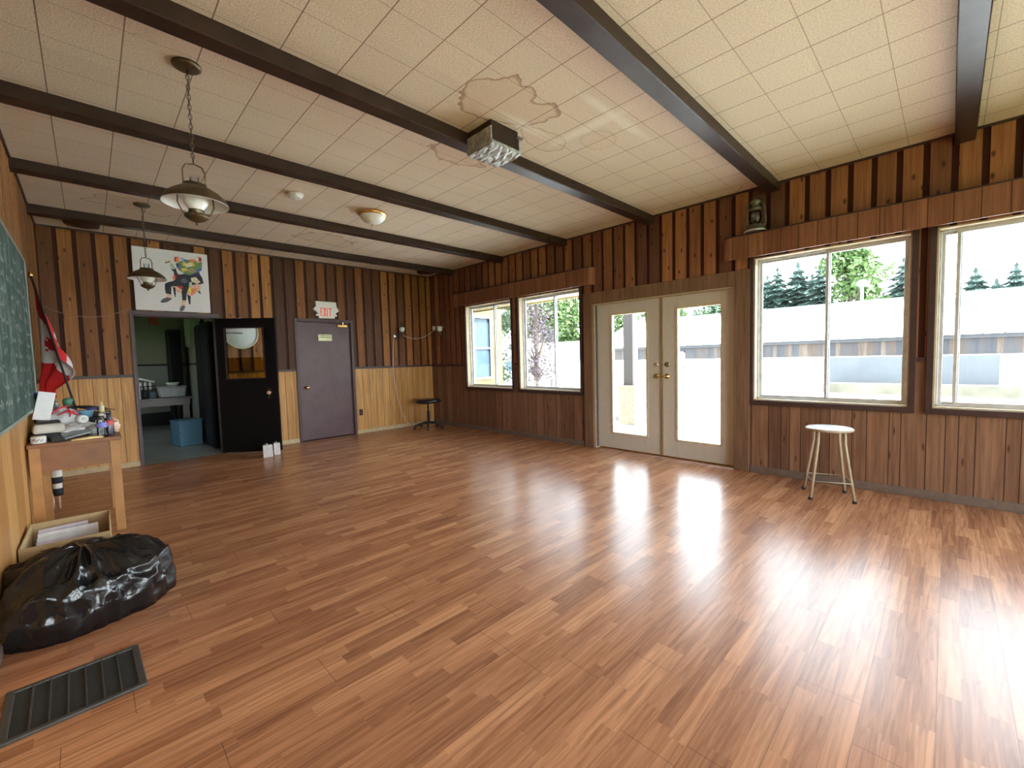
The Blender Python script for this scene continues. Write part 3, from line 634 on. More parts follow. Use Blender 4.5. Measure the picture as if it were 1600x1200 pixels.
for (px_, py_, lb) in ((0.42, 7.10, 'round dark ceiling speaker behind the last beam, above the left of the far wall'), (5.08, 7.08, 'round dark ceiling speaker behind the last beam, near the window wall corner')):
    t = thing('ceiling_speaker', lb, 'speaker', (px_, py_, H), 0, 'round dark ceiling speakers'); MB().lathe([(0, 0), (0.155, 0), (0.16, -0.03), (0.15, -0.07), (0, -0.075)], (0, 0, 0), 30).build('grille', M_beam, t); MB().lathe([(0.15, -0.0), (0.172, -0.004), (0.172, -0.012), (0.15, -0.014)], (0, 0, 0), 30).build('ring', M_dark, t)
o = MB().box((-0.05, -0.012, -0.006), (0.05, 0.012, 0)).build('patch_plate', mat('beige_plate', (0.55, 0.48, 0.37), 0.6), None, 0.002, (0.70, 3.02, H)); tag(o, 'small beige blank plate on the ceiling left of nearer pendant canopy', 'plate')

# silver taped box on the beam
M_duct = mat('silver_duct_tape', (0.40, 0.42, 0.42), 0.42, 0.25, var=0.45, scale=26, bump=0.4)
t = thing('junction_box', 'dark ceiling box wrapped in silver duct tape on the beam', 'box', (2.72, 2.50, H), 0.0)
MB().box((-0.16, -0.13, -0.155), (0.12, 0.135, -0.0)).build('box_body', M_beam, t, 0.005)
mb = MB(); r_ = random.Random(3)
nx_, ny_ = 14, 8
g_ = [[mb.v((-0.165 + 0.30 * i / nx_, -0.145 + 0.29 * j / ny_, -0.165 - r_.uniform(0, 0.012) - (0.01 if 0 < j < ny_ else 0))) for j in range(ny_ + 1)] for i in range(nx_ + 1)]
for i in range(nx_):
    for j in range(ny_): mb.face([g_[i][j], g_[i + 1][j], g_[i + 1][j + 1], g_[i][j + 1]])
top = [[mb.v((g_[i][j].co.x, g_[i][j].co.y, -0.150)) for j in range(ny_ + 1)] for i in range(nx_ + 1)]
for i in range(nx_):
    mb.face([g_[i][0], top[i][0], top[i + 1][0], g_[i + 1][0]]); mb.face([g_[i][ny_], g_[i + 1][ny_], top[i + 1][ny_], top[i][ny_]])
for j in range(ny_):
    mb.face([g_[0][j], g_[0][j + 1], top[0][j + 1], top[0][j]]); mb.face([g_[nx_][j], top[nx_][j], top[nx_][j + 1], g_[nx_][j + 1]])
mb.build('duct_tape', M_duct, t)
MB().box((-0.168, -0.136, -0.152), (-0.158, 0.14, -0.05)).build('tape_strap', M_duct, t); MB().box((0.118, -0.142, -0.16), (0.135, -0.125, -0.06)).build('tape_strap', M_duct, t)
MB().box((0.09, -0.155, -0.06), (0.15, -0.128, -0.045)).build('bracket', M_alud, t, 0.002)

# lantern on the right valance
t = thing('oil_lantern', 'old grey metal oil lantern standing on the right valance box', 'lantern', (W - 0.115, 1.455, 2.5765)); t.scale = (1.22, 1.22, 1.22)
M_tin = mat('tarnished_tin', (0.17, 0.165, 0.14), 0.45, 0.6, var=0.35)
MB().lathe([(0, 0), (0.075, 0), (0.080, 0.008), (0.074, 0.02), (0.066, 0.055), (0.03, 0.066), (0, 0.066)], (0, 0, 0), 26).build('tank', M_tin, t)
MB().lathe([(0.080, 0.0), (0.086, 0.004), (0.080, 0.012)], (0, 0, 0), 26).build('base_rim', mat('bright_tin', (0.6, 0.62, 0.6), 0.35, 0.6), t)
MB().lathe([(0.028, 0.066), (0.044, 0.09), (0.052, 0.12), (0.046, 0.155), (0.034, 0.18)], (0, 0, 0), 26).build('globe', M_clearp, t)
MB().lathe([(0, 0.062), (0.026, 0.064), (0.022, 0.08), (0.008, 0.09), (0.006, 0.1), (0, 0.1)], (0, 0, 0), 16).build('burner', M_abrass, t)
MB().lathe([(0.036, 0.178), (0.052, 0.188), (0.045, 0.20), (0.030, 0.215), (0.033, 0.235), (0.046, 0.245), (0.04, 0.26), (0.022, 0.275), (0, 0.278)], (0, 0, 0), 26).build('cap', M_tin, t)
mb = MB()
for s_ in (-1, 1): mb.tube([(0, s_ * 0.066, 0.03), (0, s_ * 0.082, 0.07), (0, s_ * 0.078, 0.14), (0, s_ * 0.07, 0.20), (0, s_ * 0.055, 0.235), (0, s_ * 0.03, 0.25)], 0.007, 8)
mb.build('side_tube', M_tin, t)
MB().tube([(0, 0.075 * math.cos(a_), 0.20 + 0.10 * math.sin(a_)) for a_ in [PI * i / 12 for i in range(13)]], 0.002, 6).build('bail', M_tin, t)
o = MB().tube([(W - 0.115, 1.50, 2.935), (W - 0.15, 1.58, 2.97), (W - 0.2, 1.60, 3.01), (W - 0.2, 1.55, 3.058)], 0.0018, 5).build('hanging_wire', M_blackm); tag(o, 'thin dark wire looping from the ceiling to the lantern', 'wire')

# ------------------------------------------------------------------ far wall: painting, exit sign, disc
t = thing('canvas_print', 'white canvas painting of a colourful seated frog above the kitchen doorway', 'painting', (1.285, L - 0.016, 2.10))
hw, hh_ = 0.415, 0.84
MB().box((-hw, -0.03, 0), (hw, 0.0, hh_)).build('canvas', mat('white_canvas', (0.80, 0.78, 0.78), 0.7, var=0.02), t, 0.003)
PC = {'k': (0.018, 0.02, 0.03), 'g': (0.10, 0.10, 0.13), 'o': (0.80, 0.28, 0.10), 'r': (0.55, 0.05, 0.04), 'y': (0.80, 0.60, 0.12), 'b': (0.10, 0.17, 0.42), 'n': (0.035, 0.045, 0.16), 'e': (0.16, 0.28, 0.10), 'c': (0.78, 0.70, 0.52), 't': (0.40, 0.30, 0.16), 'p': (0.85, 0.50, 0.38), 'w': (0.85, 0.87, 0.84), 'm': (0.45, 0.55, 0.45), 'l': (0.35, 0.42, 0.62)}
PM = {k_: mat('paint_%s' % n_, PC[k_], 0.6, var=0.25, scale=30) for k_, n_ in zip(PC, ('black', 'charcoal', 'orange', 'red', 'yellow', 'blue', 'navy', 'green', 'cream', 'tan', 'pink', 'white', 'mint', 'lilac'))}
def el(cx, cy, rx, ry, n_=14): return [(cx + rx * math.cos(2 * PI * i / n_), cy + ry * math.sin(2 * PI * i / n_)) for i in range(n_)]
FR = [('p', [(720, 735), (880, 720), (1010, 700), (1220, 690), (1215, 780), (1130, 840), (1040, 905), (960, 880), (860, 850), (780, 830)]), ('o', [(1040, 780), (1150, 770), (1130, 850), (1040, 895)]), ('y', [(960, 740), (1050, 740), (1030, 850), (975, 850)]), ('r', [(770, 730), (900, 730), (880, 795)]), ('r', [(830, 715), (980, 715), (960, 770)]),
      ('k', [(720, 740), (765, 760), (770, 860), (755, 940), (735, 850)]), ('k', [(965, 870), (1030, 905), (1020, 1040), (995, 1045)]), ('g', [(1150, 820), (1200, 810), (1220, 865), (1190, 865)]),
      ('k', [(735, 640), (830, 590), (830, 540), (990, 520), (1190, 510), (1250, 600), (1275, 690), (1200, 705), (1140, 700), (1010, 735), (900, 730), (740, 735)]),
      ('g', [(860, 620), (940, 600), (990, 650), (940, 690), (870, 670)]), ('c', [(1040, 600), (1130, 580), (1215, 670), (1150, 700), (1060, 660)]), ('m', [(1010, 670), (1060, 660), (1060, 730), (1000, 745)]),
      ('k', [(700, 430), (735, 455), (780, 430), (800, 500), (835, 560), (830, 620), (770, 620), (745, 560), (750, 490), (715, 470)]), ('o', [(710, 580), (770, 565), (775, 610), (750, 640)]), ('r', [(740, 540), (790, 540), (790, 600), (770, 610)]),
      ('m', [(690, 340), (730, 350), (775, 425), (740, 455), (705, 425), (680, 385)]), ('c', [(600, 280), (660, 285), (700, 310), (700, 350), (650, 345), (600, 330)]), ('k', [(600, 335), (690, 305), (690, 322), (605, 350)]),
      ('k', [(590, 690), (640, 665), (760, 640), (880, 680), (770, 720), (695, 745), (690, 875), (600, 855), (585, 780)]), ('k', [(900, 720), (1010, 730), (960, 860), (945, 975), (880, 975), (870, 840)]),
      ('p', [(625, 870), (695, 880), (690, 950), (610, 925)]), ('g', [(500, 1000), (540, 950), (620, 920), (705, 945), (620, 1000), (540, 1015)]), ('p', [(885, 980), (945, 980), (930, 1070), (870, 1070)]), ('g', [(825, 1150), (840, 1090), (880, 1060), (930, 1080), (900, 1140), (860, 1160)]),
      ('e', [(790, 350), (880, 310), (1130, 300), (1255, 340), (1250, 450), (1180, 510), (1050, 555), (940, 530), (850, 470), (800, 420)]), ('l', [(870, 245), (940, 280), (930, 320), (885, 310)]), ('b', [(930, 280), (1010, 295), (1000, 320), (930, 325)]), ('o', [(1000, 295), (1110, 280), (1130, 330), (1060, 340)]), ('n', [(785, 350), (840, 370), (850, 440), (800, 410)]), ('b', [(820, 380), (880, 400), (860, 450), (820, 430)]),
      ('y', [(900, 330), (960, 330), (960, 400), (900, 390)]), ('y', [(1020, 330), (1090, 340), (1130, 400), (1040, 400)]), ('c', [(940, 360), (1040, 340), (1080, 400), (960, 420)]), ('y', [(870, 440), (960, 425), (1000, 470), (900, 490)]), ('t', [(1000, 460), (1080, 430), (1150, 470), (1100, 510), (1000, 500)]), ('b', [(1130, 470), (1240, 420), (1240, 480), (1170, 505)]), ('n', [(1040, 540), (1180, 500), (1210, 520), (1190, 560), (1040, 560)]), ('e', [(1130, 350), (1240, 350), (1240, 410), (1150, 400)]), ('w', [(800, 480), (890, 500), (920, 520), (850, 535), (810, 510)]),
      ('p', el(805, 285, 52, 58)), ('r', el(785, 282, 26, 42)), ('o', el(815, 285, 24, 36)), ('p', el(1190, 290, 60, 52)), ('r', el(1220, 295, 30, 38)), ('w', el(1165, 285, 24, 24)), ('k', el(1215, 290, 9, 22))]
mb = MB(); n_ = 0
for key, poly in FR:
    mb.m(PM[key]); n_ += 1; pts = []
    for (x_, y_) in poly:
        fx_ = (x_ - 60 - (y_ - 45) * 0.04) / 1285; yt = 45 + 170 * fx_; yb = 1130 + 60 * fx_; fy_ = (y_ - yt) / (yb - yt)
        pts.append((-hw + 2 * hw * fx_, hh_ * (1 - fy_)))
    mb.prism(pts, 1, -0.0302 - 0.00012 * n_, -0.030)
mb.build('painted_frog', None, t)

t = thing('exit_sign', 'white EXIT sign with red letters above the plum door', 'sign', (3.36, L - 0.016, 2.095))
P_ = [(3.187, 2.383), (3.537, 2.383), (3.545, 2.30), (3.585, 2.235), (3.53, 2.19), (3.50, 2.098), (3.236, 2.095), (3.205, 2.195), (3.141, 2.246), (3.19, 2.30)]
MB().prism([(x_ - 3.36, z_ - 2.095) for x_, z_ in P_], 1, -0.07, 0).build('housing', mat('ivory_sign_plastic', (0.74, 0.74, 0.66), 0.4, var=0.03), t, 0.006)
mb = MB(); M_red = mat('exit_red', (0.85, 0.10, 0.09), 0.4, emit=0.15)
def bar(a, b, w_=0.011):
    a, b = Vector(a), Vector(b); d = (b - a).normalized(); n2 = Vector((-d.y, d.x)) * w_ / 2
    mb.prism([tuple(a + n2), tuple(b + n2), tuple(b - n2), tuple(a - n2)], 1, -0.0745, -0.0702)
zb, zt_ = 0.035, 0.178; lw = 0.013
def lx_(i): return -0.098 + 0.055 * i
for z_ in (zb + lw / 2, (zb + zt_) / 2, zt_ - lw / 2): bar((lx_(0), z_), (lx_(0) + 0.036, z_), lw)
bar((lx_(0) + lw / 2, zb), (lx_(0) + lw / 2, zt_), lw)
bar((-0.044, zb), (-0.010, zt_), lw); bar((-0.044, zt_), (-0.010, zb), lw)
bar((0.013, zb), (0.013, zt_), lw)
bar((0.038, zt_ - lw / 2), (0.092, zt_ - lw / 2), lw); bar((0.065, zb), (0.065, zt_), lw)
mb.build('lettering', M_red, t)
for sx in (-0.155, 0.16):
    h_ = MB().sphere((sx, -0.05, 0.055), 0.032, 1.2, 0.8, 0.8).build('emergency_lamp', M_chrome, t)

t = thing('round_tray', 'round white disc with a pale yellow rim hung behind the black door', 'disc', (2.073, L - 0.016, 1.81))
MB().lathe([(0, 0), (0.222, 0), (0.222, 0.012), (0, 0.014)], (0, 0, 0), 48, Matrix.Rotation(PI / 2, 3, 'X')).build('disc_face', M_white, t); MB().lathe([(0.22, 0), (0.236, 0), (0.236, 0.022), (0.22, 0.022)], (0, 0, 0), 48, Matrix.Rotation(PI / 2, 3, 'X')).build('rim', mat('pale_yellow_rim', (0.72, 0.66, 0.42), 0.4), t)
MB().box((-0.21, -0.022, -0.005), (0.02, -0.0145, 0.012)).build('bar', M_alud, t)

def outlet(loc, label, mt=M_blackm, axis='y'):
    t = thing('wall_outlet', label, 'outlet', loc, 0 if axis == 'y' else -PI / 2)
    MB().box((-0.035, -0.006, -0.057), (0.035, 0.0, 0.057)).build('plate', mt, t, 0.002); mb = MB()
    for zz in (-0.025, 0.02): mb.box((-0.015, -0.009, zz), (0.015, -0.006, zz + 0.026))
    mb.build('socket', M_dark, t)
outlet((3.936, L - 0.0065, 0.395), 'dark wall outlet low on the oak panelling right of plum door')

# ------------------------------------------------------------------ wall sconces and cords
def sconce(loc, rz, label, arm):
    t = thing('wall_sconce', label, 'lamp', loc, rz, 'brass oil-lamp style wall sconces'); a = arm   # local: wall at y=0, room toward -y
    MB().lathe([(0, 0), (0.055, 0), (0.052, 0.01), (0.02, 0.018), (0, 0.02)], (0, 0, 0), 24, Matrix.Rotation(PI / 2, 3, 'X')).build('backplate', M_chrome if rz == 0 else M_abrass, t)
    MB().tube([(0, -0.015, 0), (0, -0.07, -0.02), (a * 0.5, -0.12, -0.03), (a, -0.14, -0.01), (a, -0.14, 0.03)], 0.007, 8).build('arm', M_abrass, t)
    MB().lathe([(0, -0.03), (0.012, -0.025), (0.02, 0.0), (0.034, 0.02), (0.036, 0.045), (0.02, 0.055), (0, 0.055)], (a, -0.14, 0.02), 20).build('font', M_abrass, t)
    MB().lathe([(0.024, 0.055), (0.048, 0.075), (0.056, 0.10), (0.05, 0.13), (0.028, 0.15)], (a, -0.14, 0.02), 24).build('globe', M_frost, t)
    MB().lathe([(0.03, 0.158), (0.09, 0.142), (0.092, 0.139), (0.03, 0.152)], (a, -0.14, 0.02), 28).build('shade', M_whitep if rz else M_abrass, t)
    MB().lathe([(0.018, 0.15), (0.018, 0.24)], (a, -0.14, 0.02), 16).build('chimney', M_clearp, t)
sconce((4.70, L - 0.016, 1.82), 0, 'oil-lamp wall sconce on the far wall with a shiny backplate', 0.07)
sconce((W - 0.016, 7.12, 1.82), -PI / 2, 'oil-lamp wall sconce on the window wall near the corner', -0.0)
def catn(a, b, sag, n=16):
    a, b = Vector(a), Vector(b); return [a.lerp(b, i / n) - Vector((0, 0, sag * 4 * (i / n) * (1 - i / n))) for i in range(n + 1)]
o = MB().tube(catn((4.77, L - 0.10, 1.86), (W - 0.16, 7.30, 1.93), 0.13), 0.004, 6).build('power_cord', M_whitep); tag(o, 'white cord sagging between the two corner wall sconces', 'cord')
o = MB().tube([(4.655, L - 0.03, 1.80), (4.63, L - 0.03, 1.5), (4.615, L - 0.03, 1.15), (4.65, L - 0.025, 0.85), (4.69, L - 0.025, 0.62), (4.76, L - 0.03, 0.32), (4.86, L - 0.03, 0.12), (4.95, L - 0.04, 0.02)], 0.0045, 6).build('power_cord', M_whitep); tag(o, 'white cord hanging down the far wall to the floor', 'cord')
t = thing('plug_adapter', 'small white plug adapter beside the sconce on window wall', 'adapter', (W - 0.16, 7.31, 1.93)); MB().box((-0.025, -0.02, 0), (0.025, 0.02, 0.07)).build('body', M_whitep, t, 0.005); MB().lathe([(0, 0.07), (0.014, 0.07), (0.014, 0.085), (0, 0.085)], (0, 0, 0), 10).build('socket', M_whitep, t)
o = MB().tube(catn((0.03, L - 0.03, 2.09), (0.80, L - 0.03, 2.11), 0.12), 0.0028, 5).build('thin_wire', mat('tan_wire', (0.35, 0.25, 0.18), 0.5)); tag(o, 'thin pale wire sagging across the far wall left of the doorway', 'wire')

# ------------------------------------------------------------------ stools
M_stool = mat('beige_enamel', (0.42, 0.34, 0.23), 0.4, var=0.08)
t = thing('stool', 'white round-seated stool with four beige metal legs below the window', 'stool', (5.09, 0.74, 0), 0.35)
MB().lathe([(0, 0.605), (0.165, 0.605), (0.175, 0.612), (0.176, 0.622), (0.168, 0.63), (0, 0.632)], (0, 0, 0), 48).build('seat', mat('white_laminate', (0.86, 0.86, 0.80), 0.25, var=0.02), t)
rim = MB().lathe([(0.174, 0.606), (0.180, 0.612), (0.180, 0.622), (0.175, 0.625)], (0, 0, 0), 48).build('seat_edge', M_stool, t)
for i in range(4):
    a_ = PI / 4 + i * PI / 2; c_, s_ = math.cos(a_), math.sin(a_)
    lg = MB().tube([(c_ * 0.135, s_ * 0.135, 0.605), (c_ * 0.138, s_ * 0.138, 0.50), (c_ * 0.15, s_ * 0.15, 0.43), (c_ * 0.222, s_ * 0.222, 0.02)], 0.0125, 12).build('leg', M_stool, t)
    MB().lathe([(0, 0), (0.0165, 0), (0.0165, 0.022), (0, 0.022)], (c_ * 0.224, s_ * 0.224, 0), 12).build('rubber_foot', M_blackm, lg)
rr = 0.21; MB().tube([(rr * math.cos(PI / 4 + i * PI / 2), rr * math.sin(PI / 4 + i * PI / 2), 0.165) for i in range(4)] , 0.005, 8, True).build('foot_ring', M_stool, t)

t = thing('swivel_stool', 'black padded swivel stool on casters in the far corner', 'stool', (5.03, 7.08, 0), 0.3); t.scale = (1.14, 1.14, 1.0)
MB().lathe([(0, 0.50), (0.17, 0.50), (0.215, 0.515), (0.225, 0.54), (0.21, 0.57), (0.15, 0.58), (0, 0.582)], (0, 0, 0), 36).build('seat', mat('black_vinyl', (0.012, 0.012, 0.014), 0.3), t)
MB().tube([(0, 0, 0.13), (0, 0, 0.34)], 0.026, 14).tube([(0, 0, 0.34), (0, 0, 0.50)], 0.016, 14).build('column', M_blackm, t)
for i in range(5):
    a_ = 2 * PI * i / 5; c_, s_ = math.cos(a_), math.sin(a_)
    lg = MB().tube([(0, 0, 0.12), (c_ * 0.1, s_ * 0.1, 0.115), (c_ * 0.24, s_ * 0.24, 0.068)], [0.024, 0.02, 0.014], 10).build('leg', M_blackm, t)
    MB().lathe([(0, -0.012), (0.022, -0.012), (0.026, 0), (0.022, 0.012), (0, 0.012)], (c_ * 0.24, s_ * 0.24, 0.0262), 14, (Matrix.Rotation(a_, 3, 'Z') @ Matrix.Rotation(PI / 2, 3, 'X'))).tube([(c_ * 0.24, s_ * 0.24, 0.03), (c_ * 0.24, s_ * 0.24, 0.07)], 0.008, 8).build('caster', M_blackm, lg)

# two small white boxes by the black door
M_print = N('printed_carton'); o, x, y, z = M_print.pos(True); f = M_print.noise(M_print.comb(M_print.math('MULTIPLY', x, 60.0), M_print.math('MULTIPLY', y, 60.0), M_print.math('MULTIPLY', z, 160.0)), 1.0, 3)
M_print.col(M_print.ramp(f, [(0.38, (0.35, 0.3, 0.3)), (0.48, (0.72, 0.68, 0.68))])); M_print = M_print.fin(0.6)
for (loc, rz, lb, dims) in (((2.145, 6.86, 0), -0.2, 'white printed carton standing in front of the black door, nearer one', (0.06, 0.05, 0.165)), ((2.285, 6.93, 0), -0.2, 'white printed carton beside the black door edge, farther right one', (0.04, 0.04, 0.165))):
    t = thing('small_carton', lb, 'carton', loc, rz, 'small white cartons by the black door'); a, b, h = dims
    MB().box((-a, -b, 0), (a, b, h)).build('carton_body', M_white, t, 0.002); MB().box((-a + 0.004, -b - 0.0012, 0.006), (a - 0.004, -b, h - 0.008)).build('printed_face', M_print, t)
    mb = MB(); mb.prism([(-a, h), (0, h + 0.022), (0.004, h + 0.02), (-a + 0.004, h - 0.001)], 1, -b, b); mb.build('top_flap', M_white, t)

# floor vent
t = thing('floor_vent', 'dark grey slotted floor vent at the lower left', 'vent', (0.265, 2.49, 0), 0.02)
M_vent = mat('dark_grey_plastic', (0.055, 0.052, 0.048), 0.5)
a, b = 0.205, 0.182
mb = MB(); mb.box((-a, -b, 0), (a, -b + 0.022, 0.013)); mb.box((-a, b - 0.022, 0), (a, b, 0.013)); mb.box((-a, -b + 0.022, 0), (-a + 0.026, b - 0.022, 0.013)); mb.box((a - 0.026, -b + 0.022, 0), (a, b - 0.022, 0.013)); mb.build('rim', M_vent, t, 0.004)
mb = MB()
for i in range(1, 7): xx = -a + 0.026 + (2 * a - 0.052) * i / 7; mb.box((xx - 0.003, -b + 0.02, 0.001), (xx + 0.003, b - 0.02, 0.011))
mb.build('divider', M_vent, t)
mb = MB(); n_ = 34
for i in range(n_): yy = -b + 0.022 + (2 * b - 0.044) * (i + 0.5) / n_; mb.box((-a + 0.026, yy - 0.0028, 0.001), (a - 0.026, yy + 0.0028, 0.0075))
mb.build('louvres', mat('charcoal_louvre', (0.03, 0.029, 0.026), 0.6), t)
MB().box((-a + 0.02, -b + 0.02, 0.0002), (a - 0.02, b - 0.02, 0.001)).build('backing', M_blackm, t)

# ------------------------------------------------------------------ chalkboard
BY0, BY1, BZ0, BZ1 = 3.0, 5.62, 1.015, 2.262
q = N('chalk_dusted_slate'); o, x, y, z = q.pos()
f = q.noise(q.comb(x, q.math('MULTIPLY', y, 2.0), z), 3.0, 4, 0.65); f2 = q.noise(q.comb(x, q.math('MULTIPLY', y, 9.0), q.math('MULTIPLY', z, 22.0)), 1.0, 4, 0.7)
c = q.ramp(f, [(0.35, (0.028, 0.075, 0.062)), (0.65, (0.06, 0.10, 0.085))])
c = q.mix(q.ramp(q.math('MULTIPLY', f2, q.ramp(f, [(0.45, (0.5, 0.5, 0.5)), (0.7, (1.1, 1.1, 1.1))])), [(0.25, (0, 0, 0)), (0.6, (0.6, 0.6, 0.6))]), c, (0.32, 0.42, 0.40))
q.col(c); M_slate = q.fin(0.75)
t = thing('chalkboard', 'green chalkboard covered in white chalk writing on left wall', 'chalkboard', (0.016, (BY0 + BY1) / 2, BZ0)); k = (BY1 - BY0) / 2; h = BZ1 - BZ0
MB().box((0, -k, 0), (0.018, k, h)).build('slate', M_slate, t)
mb = MB(); fr_ = 0.022
mb.box((-0.001, -k - 0.005, -fr_), (0.024, k + fr_, 0)); mb.box((-0.001, -k - 0.005, h), (0.024, k + fr_, h + fr_)); mb.box((-0.001, k, 0), (0.024, k + fr_, h)); mb.box((-0.001, -k - fr_, -fr_), (0.024, -k, h + fr_))
mb.build('frame', mat('grey_green_frame', (0.28, 0.33, 0.30), 0.5), t, 0.002)
mb = MB(); r_ = random.Random(11)
def stroke(pts, w_=0.004):
    P = [Vector((0.0192, a, b)) for a, b in pts]
    for a, b in zip(P, P[1:]):
        d = (b - a)
        if d.length < 1e-5: continue
        n2 = Vector((0, -d.z, d.y)).normalized() * w_ / 2
        V = [mb.v(p) for p in (a - n2, b - n2, b + n2, a + n2)]; mb.face(V)
for row in range(11):
    zz = h - 0.16 - row * 0.098; yy = -k + 0.35 + r_.uniform(0, 0.4)
    while yy < k - 0.12:
        for ltr in range(r_.randint(3, 8)):
            hgt = r_.choice((0.028, 0.03, 0.05)); n_ = r_.randint(3, 6)
            # board is read from inside the room, so letters run toward +y
            stroke([(yy + r_.uniform(0, 0.028), zz + r_.uniform(-0.004, hgt)) for _ in range(n_)], 0.0045); yy += 0.036
            if yy > k - 0.08: break
        yy += r_.uniform(0.05, 0.35)
mb.build('chalk_writing', mat('white_chalk', (0.75, 0.78, 0.76), 0.9), t)

# ------------------------------------------------------------------ flag on its pole
t = thing('flag', 'red and white maple leaf flag drooping from a leaning black pole', 'flag', (0.12, 5.45, 0.777))
P0, P1 = Vector((0.31, 5.35, 0.777)), Vector((0.03, 6.28, 2.24)); D = P1 - P0; base_ = Vector(t.location)
MB().tube([P0 - base_, P1 - base_], 0.009, 10).build('pole', M_blackm, t)
MB().sphere(P1 + D.normalized() * 0.02 - base_, 0.02, 1, 1, 1.6, 12, 8).build('finial', M_brass, t)
# cloth: hung from the upper half of the pole, gathered into folds, three bands along its length
M_fr = mat('flag_red', (0.62, 0.02, 0.025), 0.6, var=0.08); M_fw = mat('flag_white', (0.80, 0.78, 0.82), 0.6, var=0.03)
mb = MB(); nu, nv = 22, 46
grid = [[None] * (nv + 1) for _ in range(nu + 1)]
def flagpt(a, b):
    """a 0..1 down from the pole edge across the gathered width, b 0..1 along the hanging fly"""
    top = P1 - D * (0.03 + 0.52 * a); wdh = 1 - a
    # free end falls straight down, folds tighten toward the bottom
    low = Vector((0.035 + 0.10 * a, 6.18 - 0.20 * a - 0.12 * (1 - a), 1.10 - 0.04 * math.sin(a * 9)))
    mid = top.lerp(low, b); fold = math.sin(a * 15 + 1.3) * 0.02 * (0.35 + b) + math.sin(a * 31 + b * 3) * 0.007
    nr = Vector((0.95, -0.3, 0)).normalized(); mid = mid + nr * fold + Vector((0.12, -0.02, 0)) * (a ** 0.8) * math.sin(PI * min(1, b * 1.2)) * 1.0; mid.x = max(mid.x, 0.012 + 0.004 * a)
    return mid - base_
for i in range(nu + 1):
    for j in range(nv + 1): grid[i][j] = mb.v(flagpt(i / nu, j / nv))
for i in range(nu):
    for j in range(nv):
        a, b = (i + 0.5) / nu, (j + 0.5) / nv; s_ = b + 0.10 * a
        red = s_ < 0.26 or s_ > 0.68
        if 0.34 < s_ < 0.60:       # maple leaf, half hidden in the folds
            lu, lv = (a - 0.34) / 0.15, (s_ - 0.47) / 0.11
            if abs(lu) + abs(lv) < 1 - 0.45 * abs(math.sin(3.2 * math.atan2(lv, lu))): red = True
        mb.m(M_fr if red else M_fw); mb.face([grid[i][j], grid[i + 1][j], grid[i + 1][j + 1], grid[i][j + 1]], True)
o = mb.build('flag_cloth', None, t); s_ = o.modifiers.new('solid', 'SOLIDIFY'); s_.thickness = 0.002

# ------------------------------------------------------------------ desk
M_desk = mat('brown_desk_wood', (0.25, 0.10, 0.034), 0.45, var=0.2, scale=9)
M_desk2 = mat('orange_oak_leg', (0.42, 0.20, 0.062), 0.45, var=0.15, scale=9)
t = thing('desk', 'narrow wooden desk against the left wall heaped with clutter', 'desk', (0.265, 5.15, 0))
MB().box((-0.248, -0.43, 0.745), (0.270, 0.45, 0.775)).build('desk_top', M_desk, t, 0.003)
MB().box((-0.185, -0.405, 0.56), (0.195, -0.385, 0.745)).box((0.235, -0.36, 0.56), (0.25, 0.36, 0.745)).box((-0.2, 0.385, 0.56), (0.2, 0.4, 0.745)).build('apron', M_desk, t)
for (sx, sy) in ((-0.215, -0.39), (0.225, -0.39), (-0.215, 0.40), (0.225, 0.40)): MB().box((sx - 0.028, sy - 0.022, 0), (sx + 0.030, sy + 0.022, 0.745)).build('leg', M_desk2, t, 0.002)
DT = 0.7755
def put(name, mb, mt, loc, label, cat, rz=0, rot=None, bevel=0.0, group=None, subsurf=0):
    o = mb.build(name, mt, None, bevel, loc, subsurf); o.rotation_euler = rot if rot else (0, 0, rz); return tag(o, label, cat, group)
def crumple(mb_, c, sx, sy, sz, seed, amp=0.22, nu=34, nv=22, freq=2.4, flat=True):
    """closed sack surface with creases; sits on z = c.z"""
    from mathutils import noise as nz
    c = Vector(c); rows = []
    for j in range(nv + 1):
        ph = PI * j / nv; row = []
        for i in range(nu):
            th = 2 * PI * i / nu; d = Vector((math.sin(ph) * math.cos(th), math.sin(ph) * math.sin(th), -math.cos(ph)))
            n_ = nz.noise(d * freq + Vector((seed, seed * 2, 0))); n2 = 1 - abs(nz.noise(d * freq * 2.3 + Vector((seed * 3, 1, seed)))) * 2
            r_ = 1 + amp * n_ + amp * 0.5 * (n2 - 0.5)
            p = Vector((d.x * sx * r_, d.y * sy * r_, d.z * sz * r_ + sz))
            if p.z < sz * 0.3: p.z = max(0.0, p.z * 0.5)
            row.append(mb_.v(c + p))
            if j in (0, nv): break
        rows.append(row)
    for A, B in zip(rows, rows[1:]):
        for i in range(nu):
            vs = []
            for q_ in (A[i % len(A)], A[(i + 1) % len(A)], B[(i + 1) % len(B)], B[i % len(B)]):
                if q_ not in vs: vs.append(q_)
            if len(vs) > 2: mb_.face(vs, True)
    return mb_
M_bagw = mat('white_bag_plastic', (0.74, 0.73, 0.75), 0.35, var=0.06, bump=0.3)
